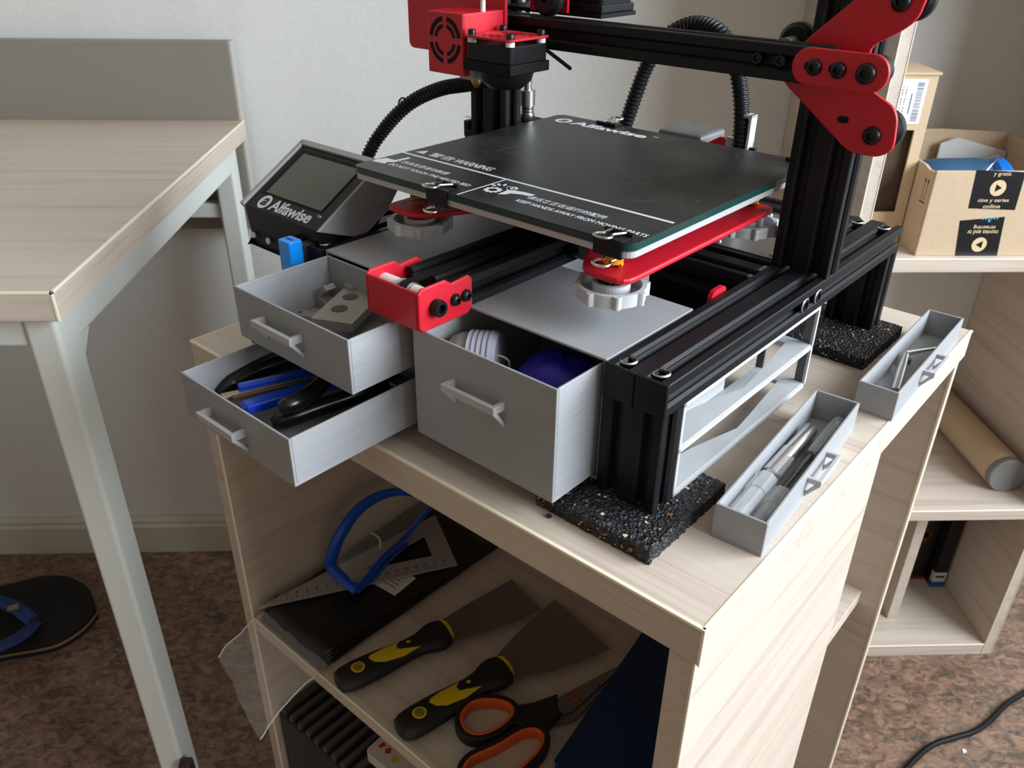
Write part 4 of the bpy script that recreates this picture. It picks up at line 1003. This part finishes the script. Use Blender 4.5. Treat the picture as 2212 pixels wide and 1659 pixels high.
c_ = pZ((655, 682), 58); place(p2, MP @ Matrix.Translation(Vector((c_.x-12, c_.y-7, zb))/1000) @ Matrix.Rotation(R_(15), 4, 'Z'))
c_ = pZ((695, 655), 60)
hk = MB().prism([(0, 0), (16, 0), (16, 4), (5, 8), (14, 16), (11, 19), (0, 9)], (c_.x-7, c_.y, zb), X, Z, Y*9)
single('printed_hook', hk, DG, MP, (c_.x, c_.y, zb), 'angular grey printed hook in the upper left drawer beside the holed plate', 'printed part', 'grey printed spare parts', bevel=.3, seg=1)
c_ = pZ((790, 690), 60)
p3 = plate_holes([(0, 0), (34, 0), (34, 64), (0, 64)], [(22, 40, 7)], 0, 6, DG, 'printed_plate', 'flat grey printed plate lying under the red belt tensioner in the upper left drawer', 'printed part')
place(p3, MP @ Matrix.Translation(Vector((-206, -62, zb))/1000) @ Matrix.Rotation(R_(2), 4, 'Z'))
ar = [(-4, 0), (30, 0)]
c_ = pZ((760, 625), 66)
arc = MB(); o_ = [(24*math.cos(R_(a)), 24*math.sin(R_(a))) for a in range(20, 181, 10)]+[(16*math.cos(R_(a)), 16*math.sin(R_(a))) for a in range(180, 19, -10)]
arc.prism(o_, (-240, -2, zb), X, Y, Z*20)
single('printed_arch', arc, DG, MP, (-240, -2, zb), 'curved grey printed arch at the back of the upper left drawer', 'printed part', 'grey printed spare parts', bevel=.3, seg=1)
# lower left drawer (floor z = 13): tools
zc = 13.2
HND = mat('black_dipped_handle', (0.006, 0.006, 0.007), 0.25); BLT = mat('glossy_blue_grip', (0.004, 0.045, 0.50), 0.22); TAN = mat('tan_metal_sleeve', (.42, .35, .23), .35, .7)
def dz(px, z): return pZ(px, z)
pli = thing('pliers', 'pliers with two glossy black dipped handles in the lower left drawer', 'pliers', MP, (-195, -60, zc))
P = cat([dz((602, 882), 34), dz((640, 868), 35), dz((680, 842), 34), dz((720, 805), 32), dz((760, 780), 30)], 8)
part('handle', MB().tube(P, 5, 12, rs=[2.5+3.4*min(1, (i+1)/5) for i in range(len(P))]), HND, pli)
P = cat([dz((588, 915), 20), dz((630, 902), 22), dz((690, 880), 23), dz((750, 860), 24), dz((810, 838), 25), dz((860, 822), 26)], 8)
part('handle', MB().tube(P, 5, 12, rs=[2.5+3.2*min(1, (i+1)/5) for i in range(len(P))]), HND, pli)
part('jaw', MB().box(-206, -178, -22, -8, 20, 30), DSTEEL, pli, 2)
grp = thing('nipper_handle', 'long black rubber tool handle along the left wall of the lower drawer', 'tool', MP, (-270, -60, zc))
P = cat([dz((470, 850), 21), dz((510, 822), 24), dz((570, 792), 27), dz((650, 768), 29)], 8)
part('grip', MB().tube(P, 6, 12, rs=[2.5+4.5*min(1, (i+1)/7) for i in range(len(P))]), HND, grp)
def bar(name, label, cat_, pa, pb, za, zb_, w, h, mt, extra=None):
    a, b = dz(pa, za), dz(pb, zb_); d_ = b-a; L_ = d_.length; d_.normalize(); n_ = Vector((-d_.y, d_.x, 0)).normalized(); u_ = d_.cross(n_)*-1
    t = thing(name, label, cat_, MP, (a.x, a.y, a.z)); 
    part('body', MB().obox((a+b)/2, d_*(L_/2), n_*(w/2), u_*(h/2)), mt, t, min(w, h)*.3, 3)
    return t, a, b, d_, n_, u_
t, a, b, d_, n_, u_ = bar('craft_knife', 'bright blue plastic knife with a hollow end in the lower left drawer', 'knife', (527, 882), (760, 812), 27, 27, 11, 7, BLT)
part('end_cap', MB().obox(a-d_*.4, d_*1.2, n_*4.4, u_*2.4), mat('dark_blue_cap', (.003, .02, .18), .4), t)
t, a, b, d_, n_, u_ = bar('slim_blue_file', 'slim ribbed blue tool bar in the lower left drawer', 'tool', (514, 838), (690, 800), 31, 31, 7, 5, BLT)
for k in (-1.2, 1.2): part('rib', MB().obox((a+b)/2+n_*k+u_*2.6, d_*((b-a).length/2-1), n_*.4, u_*.4), BLT, t)
t, a, b, d_, n_, u_ = bar('snap_off_blade', 'brassy snap-off blade holder between the blue tools in the drawer', 'blade', (478, 857), (690, 810), 29, 29, 6, 2, TAN)
part('holder_edge', MB().obox((a+b)/2-n_*5, d_*((b-a).length/2-6), n_*1.6, u_*1.4), mat('dark_bronze', (.12, .09, .05), .4, .6), t, .4, 1)
for k in range(6): part('rivet', MB().lathe([(1.1, 0), (1, .8), (.1, 1)], a-n_*5+d_*(22+k*7)+u_*1.4, u_, 8), TAN, t)
part('end_rivet', MB().lathe([(2, 0), (1.8, 1.2), (.1, 1.6)], a+d_*3+u_*1, u_, 10), STEEL, t)
# deep drawer (floor z = 16.2): jar and blue pouch
jr = thing('jar', 'clear plastic jar with a ribbed whitish lid in the deep drawer', 'jar', MP, (-138, -2, 16.4))
JC = Vector((-139.5, -7, 62)); jd = Vector((.86, .5, .08)).normalized()
JARM = mat('clear_jar_plastic', (.62, .62, .58), .18, alpha=.6); LIDM = mat('frosted_white_lid', (.36, .38, .47), .3)
part('jar_body', MB().lathe([(.1, -12), (10, -11), (15, -7.5), (17.2, -2), (17.5, 8), (16, 10)], JC, jd, 28), mat('jar_contents_grey', (.30, .30, .26), .4), jr)
lp = [(16.4, 4)]
for k in range(5): lp += [(19.0, 4.3+k*3.4), (18.2, 6.6+k*3.4)]
lp += [(17, 22.5), (.1, 23)]
part('lid', MB().lathe(lp, JC, jd, 32), LIDM, jr)
part('jar_rest', MB().box(-152, -125, -32, 26, 16.3, 44), mat('brown_card_insert', (.10, .07, .05), .7), jr)
bp_ = thing('blue_pouch', 'soft dark blue cloth pouch filling the middle of the deep drawer', 'pouch', MP, (-95, 20, 16.4))
rnd = random.Random(3); rows = []
for i in range(15):
    th = math.pi*i/14; rw = []
    for j in range(21):
        ph = 2*math.pi*j/20; r = 1+.03*math.sin(3*ph+th*2)+.02*math.sin(5*th)
        sx = math.copysign(abs(math.sin(th))**.7, math.sin(th)) if i not in (0, 14) else 0
        rw.append((-84+30*r*sx*math.cos(ph)-6*math.cos(th), 14+29*r*sx*math.sin(ph), 47-30*math.cos(th)*r))
    rows.append(rw)
part('pouch_body', MB().grid(rows[::-1]), mat('royal_blue_cloth', (0.008, 0.012, 0.26), 0.55), bp_)
pz_ = pZ((1060, 770), 66)
part('drawstring', MB().tube(cat([(-121, -8, 62), (-118, -2, 70), (-112, 2, 68), (-114, 6, 60)], 6), .7, 6), mat('pale_string', (.5, .48, .42), .6), bp_)
# ------------------------------------------------------------------ contents of the two small drawers
CLR = mat('frosted_clear_case', (0.85, 0.87, 0.90), 0.2, alpha=0.38); CLB = mat('case_back_card', (.30, .33, .38), .5)
def cases(label, x0, x1, y0, y1, z0, z1, inner, tilt=0):
    fr = F1 @ Matrix.Translation(Vector((0, 0, 0)))
    t = thing('nozzle_case', label, 'case', fr, ((x0+x1)/2, (y0+y1)/2, 1.8))
    o = [(x0, z0+2), (x0+2, z0), (x1-2, z0), (x1, z0+2), (x1, z1-3), (x1-3, z1), (x0+3, z1), (x0, z1-3)]
    part('case_shell', MB().prism(o, (0, y0, 0), X, Z, Y*(y1-y0-17)), CLR, t, .3, 1)
    o2 = [(x0-.7+(p[0]-x0)*(x1-x0+1.4)/(x1-x0), z0-.2+(p[1]-z0)*(z1-z0+1)/(z1-z0)) for p in o]
    part('case_cap', MB().prism(o2, (0, y1-18, 0), X, Z, Y*18), CLR, t, .3, 1)
    part('insert', MB().box(x0+2.5, x1-2.5, y0+2, y1-20, z0+1, z0+4.5), inner, t)
    return t
cases('clear plastic case with a pale insert at the near end of the small drawer', 3.2, 14.6, 6, 56, 2.0, 16, mat('pale_insert', (.45, .50, .60), .5))
cases('clear plastic case with a dark insert beside the pale one in the small drawer', 16.0, 26.8, 5, 50, 2.0, 14, mat('dark_insert', (.06, .06, .07), .5))
kn = thing('hobby_knife', 'silver hobby knife with a knurled metal handle in the small drawer', 'knife', F1, (10, 100, 1.8))
part('handle', MB().lathe([(.1, 0), (4.4, 0), (5, 1), (5, 34), (4.4, 35)], (8.2, 96, 8), (.04, 1, .02), 20), STEEL, kn)
part('knurled_sleeve', MB().tube([(7.0+.04*k, 66+k*1.0, 7.6+.012*k) for k in range(32)], 5.6, 16, rs=[5.7 if k % 2 else 5.2 for k in range(32)]), ALU, kn)
part('blade_cap', MB().prism([(4, 0), (14, 2), (15, 8), (5, 7)], (0, 62, 5), X, Z, Y*24), mat('clear_cap', (.55, .56, .57), .2, alpha=.55), kn, .6)
sv = thing('screwdriver', 'small screwdriver with a clear ribbed handle in the small drawer', 'screwdriver', F1, (20, 100, 1.8))
part('handle', MB().lathe([(.1, 0), (3.4, 0), (4.2, 3), (4.6, 20), (5.2, 36), (4.6, 46), (.1, 48)], (19.6, 104, 7), (.06, 1, .06), 8, False), mat('clear_handle', (.42, .44, .46), .15, alpha=.7), sv)
part('shaft', MB().cyl((18.4, 50, 6), (19.6, 105, 7), 1.6, n=12), DSTEEL, sv)
tw = thing('bent_tweezers', 'bent steel tool with a kinked end lying in the rear small drawer', 'tweezers', F2, (14, 60, 1.8))
def f2(p, z):
    q = F2.inverted() @ (MP @ (pZ(p, z)/1000)); return Vector((q.x*1000, q.y*1000, z))
pa, pb, pc = f2((1936, 842), 6), f2((1957, 763), 12), f2((2022, 752), 12)
part('arm', MB().tube([pa, pa.lerp(pb, .5), pb, pb.lerp(pc, .12)], 2.6, 8, rs=[3.4, 3.2, 2.2, 1.8], flat=.5), STEEL, tw)
part('tip', MB().tube([pb, pb.lerp(pc, .1), pb.lerp(pc, .6), pc], 1.6, 8, rs=[2.2, 2.0, 1.6, 1.2]), STEEL, tw)
qd = f2((1962, 775), 8); part('joint', MB().lathe([(.1, 0), (2.4, 0), (2.4, 4), (.1, 4)], (qd.x, qd.y, 4), Z, 12), DSTEEL, tw)

# ------------------------------------------------------------------ things in the bookcase
# tall carton with a barcode label and a cut-out
tb = thing('tall_carton', 'tall brown carton with a white barcode label and a dark cut-out window', 'box', MR, (384, 670, -41))
x0, x1, y0, y1, z0, z1 = 348, 410.8, 579, 742, -41, 154
cut = [(x0+8, -2), (x0+51, -2), (x0+50, 94), (x0+8, 94)]
part('carton_front', MB().ring([(x0, z0), (x1, z0), (x1, z1), (x0, z1)], cut, (0, y0, 0), X, Z, Y*3), CARD, tb)
body = MB().box(x0, x0+3, y0+3, y1, z0, z1).box(x1-3, x1, y0+3, y1, z0, z1).box(x0+3, x1-3, y1-3, y1, z0, z1).box(x0+3, x1-3, y0+3, y1-3, z0, z0+3)
part('carton_wall', body, CARD, tb)
part('carton_lid', MB().prism([(y0-2, z1), (y1, z1+3), (y1, z1+5), (y0-2, z1+2.5)], (x0-1, 0, 0), Y, Z, X*(x1-x0+3)), CARD, tb)
part('carton_shade_sheet', MB().box(x0+3.5, x1-3.5, y0+9, y0+12, z0+3.5, z1-.5), mat('painted_carton_shade', (.06, .035, .02), .8), tb)  # dark sheet added behind the cut-out, painting in the carton's inner shade
lw = part('barcode_label', MB().box(x0+20, x0+52, y0-.5, y0, 101, 149), mat('white_label_paper', (.70, .72, .75), .6), tb)
bc = MB(); zc_ = 104; rnd = random.Random(11)
while zc_ < 146:
    hgt = rnd.choice((.35, .5, .8, 1.1)); bc.box(x0+41, x0+48.5, y0-.65, y0-.5, zc_, zc_+hgt); zc_ += hgt+rnd.choice((.35, .5, .8))
for k in range(2):
    for s_ in range(12): bc.box(x0+29-k*4, x0+30.2-k*4, y0-.62, y0-.5, 142-s_*3.2-(2.4 if s_ % 3 else 1.2), 142-s_*3.2)
bc.box(x0+36, x0+37.5, y0-.62, y0-.5, 112, 134)
part('barcode_print', bc, mat('label_ink', (.12, .12, .16), .6), lw, kind='stuff')
# open parcel box with black printed tape
ab = thing('parcel_box', 'open brown parcel box with black printed tape strips on the shelf', 'box', MR, (505, 630, -41))
ax0, ax1, ay0, ay1, az0, az1 = 412.5, 596, 536, 716, -41, 60
part('box_front', MB().box(ax0, ax1, ay0, ay0+4, az0, az1-1), CARD, ab, .8)
part('box_side', MB().prism([(ay0+4, az0), (ay1, az0), (ay1, az1+4), (ay0+30, az1-1), (ay0+18, az1-4), (ay0+4, az1-3)], (ax0, 0, 0), Y, Z, X*4), CARD, ab, .6)
part('box_side', MB().box(ax1-4, ax1, ay0+4, ay1, az0, az1), CARD, ab, .8)
part('box_back', MB().prism([(ax0+4, az0), (ax1-4, az0), (ax1-4, az1+2), (ax0+90, az1+6), (ax0+4, az1+5)], (0, ay1-4, 0), X, Z, Y*4), CARD, ab, .6)
part('box_floor', MB().box(ax0+4, ax1-4, ay0+4, ay1-4, az0, az0+4), CARD, ab)
TAPE = mat('black_parcel_tape', (0.010, 0.010, 0.011), 0.3); TGOLD = mat('gold_tape_print', (.60, .46, .27), .5)
yf = ay0-.25
t1 = part('printed_tape', MB().prism([(457, 60.5), (514, 58), (515, 14.5), (460, 16.5)], (0, yf, 0), X, Z, Y*.3), TAPE, ab)
t2 = part('printed_tape', MB().prism([(454.5, 2), (506, 6.5), (511, -41), (460.5, -41)], (0, yf, 0), X, Z, Y*.3), TAPE, ab)
fl = MB(); o_ = (0, yf-.06, 0)
flat(fl, circ(9.2, 30, 487.5, 40), o_, X, Z); put_text(fl, 'cine y series', (468.5, yf-.06, 22.6), X, Z, 36, 5.4, .012); put_text(fl, 'online', (476.5, yf-.06, 16.6), X, Z, 20, 4.6, .012); put_text(fl, 'y gratis', (478, yf-.06, 52.8), X, Z, 20, 5.4, .012)
part('tape_print', fl, TGOLD, t1)
dk_ = MB(); flat(dk_, [(484.5, 35.5), (484.5, 44.5), (492, 40)], (0, yf-.12, 0), X, Z); part('tape_arrow', dk_, TAPE, t1)
fl = MB(); flat(fl, circ(8.8, 30, 485.5, -27), o_, X, Z)
put_text(fl, 'movies and tv', (503, yf-.06, -9.4), -X, -Z, 36, 5.4, .012); put_text(fl, 'streaming', (498.5, yf-.06, -3.0), -X, -Z, 26, 5.4, .012)
part('tape_print', fl, TGOLD, t2)
dk_ = MB(); flat(dk_, [(489, -22.5), (489, -31.5), (481, -27)], (0, yf-.12, 0), X, Z); part('tape_arrow', dk_, TAPE, t2)
fl = MB(); [fl.box(480+k*3.4, 481.6+k*3.4, yf-.08, yf-.02, 3.0+.1*k, 4.6+.25*k) for k in range(6)]; flat(fl, circ(1.5, 12, 489, 1.6), o_, X, Z); part('tape_print', fl, mat('cyan_tape_print', (.02, .35, .7), .5), t2)
ud = MB()
for yy in (548, 554.5):
    ud.box(ax0-.1, ax0, yy-.4, yy+.4, 22, 43); ud.add([(ax0-.1, yy-2, 42), (ax0-.1, yy, 48), (ax0-.1, yy+2, 42)], [(0, 1, 2)])
ud.box(ax0-.1, ax0, 545, 558, 18.5, 20)
part('arrow_print', ud, mat('black_print', (.02, .015, .01), .6), ab)
# blue roll and packing inside
br2 = thing('blue_roll', 'blue wrapped roll lying in the open parcel box', 'roll', MR, (500, 600, az0+4))
part('roll_body', MB().lathe([(.1, -58), (30, -58), (36, -50), (38, -30), (38, 20), (34, 30), (.1, 31)], (478, 597, az0+60), (1, .05, 0), 32), mat('steel_blue_wrap', (.03, .085, .17), .4), br2)
part('roll_end', MB().lathe([(30, 0), (36, 4), (37, 14), (30, 22), (12, 25), (.1, 25)], (506, 592, az0+63), (1, -.1, 0), 32), mat('vivid_blue_plastic', (.004, .17, .68), .25), br2)
part('wire_loop', MB().tube(cat([(475, 560, az0+80), (490, 565, az0+99), (512, 590, az0+103), (520, 620, az0+92)], 8), 1.1, 7), STEEL, br2)
part('roll_cradle', MB().box(425, 585, 560, 632, az0+4, az0+27), CARD, br2)
pw = thing('packing_sheet', 'white packing sheet standing at the back of the open parcel box', 'sheet', MR, (560, 700, az0+4))
part('sheet', MB().prism([(500, az0+4), (590, az0+4), (590, 40), (520, 58), (500, 50)], (0, 700, 0), X, Z, Y*3), mat('grey_white_sheet', (.55, .55, .54), .7), pw)
# mailing tube
z2 = -413
mt_ = thing('mailing_tube', 'brown cardboard mailing tube with a grey end cap lying on the middle shelf', 'tube', MR, (652, 690, z2))
part('tube_body', MB().cyl((651, 575, z2+27), (651, 790, z2+27), 26.6, n=40), CARD, mt_)
part('end_cap', MB().lathe([(.1, 0), (25.5, 0), (27, 1.5), (27, 11), (26.4, 12)], (651, 568, z2+27), (0, 1, 0), 40), mat('grey_plastic_cap', (.19, .19, .185), .45), mt_)
# dark game boxes in the lowest compartment
GBX = mat('black_glossy_box', (.008, .007, .008), .35); BLW = mat('white_box_foot', (.55, .57, .58), .5); BLL = mat('blue_box_foot', (.01, .10, .32), .5)
def gbox(label, u0, u1, v0, v1, h, orange=False):
    t = thing('narrow_box', label, 'box', MR, ((u0+u1)/2, (v0+v1)/2, -676), 'narrow dark boxes in the lowest compartment')
    part('box_body', MB().box(u0, u1, v0, v1, -676, -676+h), GBX, t, .5)
    if not orange:
        part('foot_band', MB().box(u0-.2, u1+.2, v0-.2, v0+8, -664, -644), BLW, t); part('foot_band', MB().box(u0-.2, u1+.2, v0-.2, v0+8, -676, -664), BLL, t)
        part('print_line', MB().box(u0+3, u1-3, v0-.4, v0-.1, -655, -651), GBX, t)
    else:
        part('print_mark', MB().box(u0+6, u1-12, v0-.4, v0-.1, -585, -575).box(u0+9, u1-16, v0-.4, v0-.1, -595, -570), mat('orange_print', (.12, .025, .006), .5), t)
        part('foot_band', MB().box(u0, u1, v0-.3, v0, -674, -669), mat('dark_red_print', (.18, .01, .01), .5), t)
gbox('narrow black box with a white and blue foot against the right panel', 655, 676, 652, 780, 215)
gbox('narrow black box with an orange mark between its two neighbours', 606, 653, 672, 790, 230, True)
gbox('narrow black box with a white and blue foot half hidden by the divider', 572, 603, 668, 785, 215)

# ------------------------------------------------------------------ floor: slipper and cable
sl = thing('flip_flop', 'black flip-flop with blue woven straps lying under the desk', 'flip-flop', MR, (-830, 620, FLOOR))
ol = [rZ(p, FLOOR+20) for p in ((207, 1308), (190, 1268), (150, 1245), (95, 1243), (40, 1256), (0, 1266), (-80, 1290), (-150, 1330), (-160, 1380), (-110, 1415), (-40, 1415), (20, 1405), (70, 1397), (125, 1383), (175, 1352), (200, 1325))]
o2 = [(p.x, p.y) for p in cat([(q.x, q.y, 0) for q in ol], 4, True)]
def shrink(pts, d): return off(pts, -d)
part('sole', MB().prism(o2, (0, 0, FLOOR), X, Y, Z*9), mat('dark_navy_sole', (.008, .009, .016), .6), sl, 1.5)
part('sole_band', MB().prism(off(o2, .6), (0, 0, FLOOR+9), X, Y, Z*2.6), mat('tan_sole_band', (.30, .20, .10), .6), sl)
part('footbed', MB().prism(shrink(o2, .6), (0, 0, FLOOR+11.6), X, Y, Z*9), mat('black_footbed', (.007, .006, .006), .75), sl, 2)
STR = add_noise_color(mat('blue_woven_strap', (.02, .05, .2), .7), (.010, .02, .09), (.03, .075, .26), scale=(1, 1, 1), nscale=900, lo=.45, hi=.55)
def strap(pts, w_):
    P_ = cat([rZ(p, FLOOR+z) for p, z in pts], 8); rows = []
    for i, p in enumerate(P_):
        d_ = (P_[min(i+1, len(P_)-1)]-P_[max(i-1, 0)]).normalized(); n_ = d_.cross(Z).normalized()
        rows.append([p-n_*w_/2, p-n_*w_/4+Z*1.5, p+Z*2, p+n_*w_/4+Z*1.5, p+n_*w_/2])
    o = part('strap', MB().grid(rows), STR, sl); s_ = o.modifiers.new('thick', 'SOLIDIFY'); s_.thickness = .003
strap((((75, 1345), 24), ((52, 1325), 36), ((20, 1305), 42), ((-40, 1290), 40), ((-90, 1290), 22)), 22)
strap((((75, 1345), 24), ((58, 1362), 36), ((30, 1382), 40), ((-10, 1398), 36), ((-60, 1412), 18)), 24)
part('strap_knot', MB().lathe([(.1, 0), (9, 0), (9, 6), (5, 9), (.1, 9)], rZ((72, 1345), FLOOR+21), Z, 14), mat('dark_strap_knot', (.012, .012, .02), .7), sl)
part('strap_badge', MB().obox(rZ((28, 1312), FLOOR+58), (7, 3, 0), (-2, 5, 0), Z*.8), mat('tan_badge', (.32, .22, .11), .6), sl)
cp = [rZ(p, FLOOR+4) for p in ((1925, 1700), (1962, 1655), (2010, 1612), (2060, 1594), (2105, 1580), (2140, 1555), (2175, 1520), (2225, 1490), (2300, 1450), (2420, 1420))]
single('power_cable', MB().tube(cat(cp, 8), 4, 10), mat('black_cable_rubber', (.008, .008, .008), .45, spec=.2), MR, (cp[2].x, cp[2].y, FLOOR), 'black power cable curving across the brown floor', 'cable')
single('paper_scrap', MB().prism([(0, 0), (6, 1), (7, 6), (2, 7)], tuple(rZ((2080, 1628), FLOOR)), X, Y, Z*1.2), mat('white_scrap', (.6, .6, .62), .6), MR, tuple(rZ((2080, 1628), FLOOR)), 'tiny white paper scrap on the floor near the cable', 'scrap')
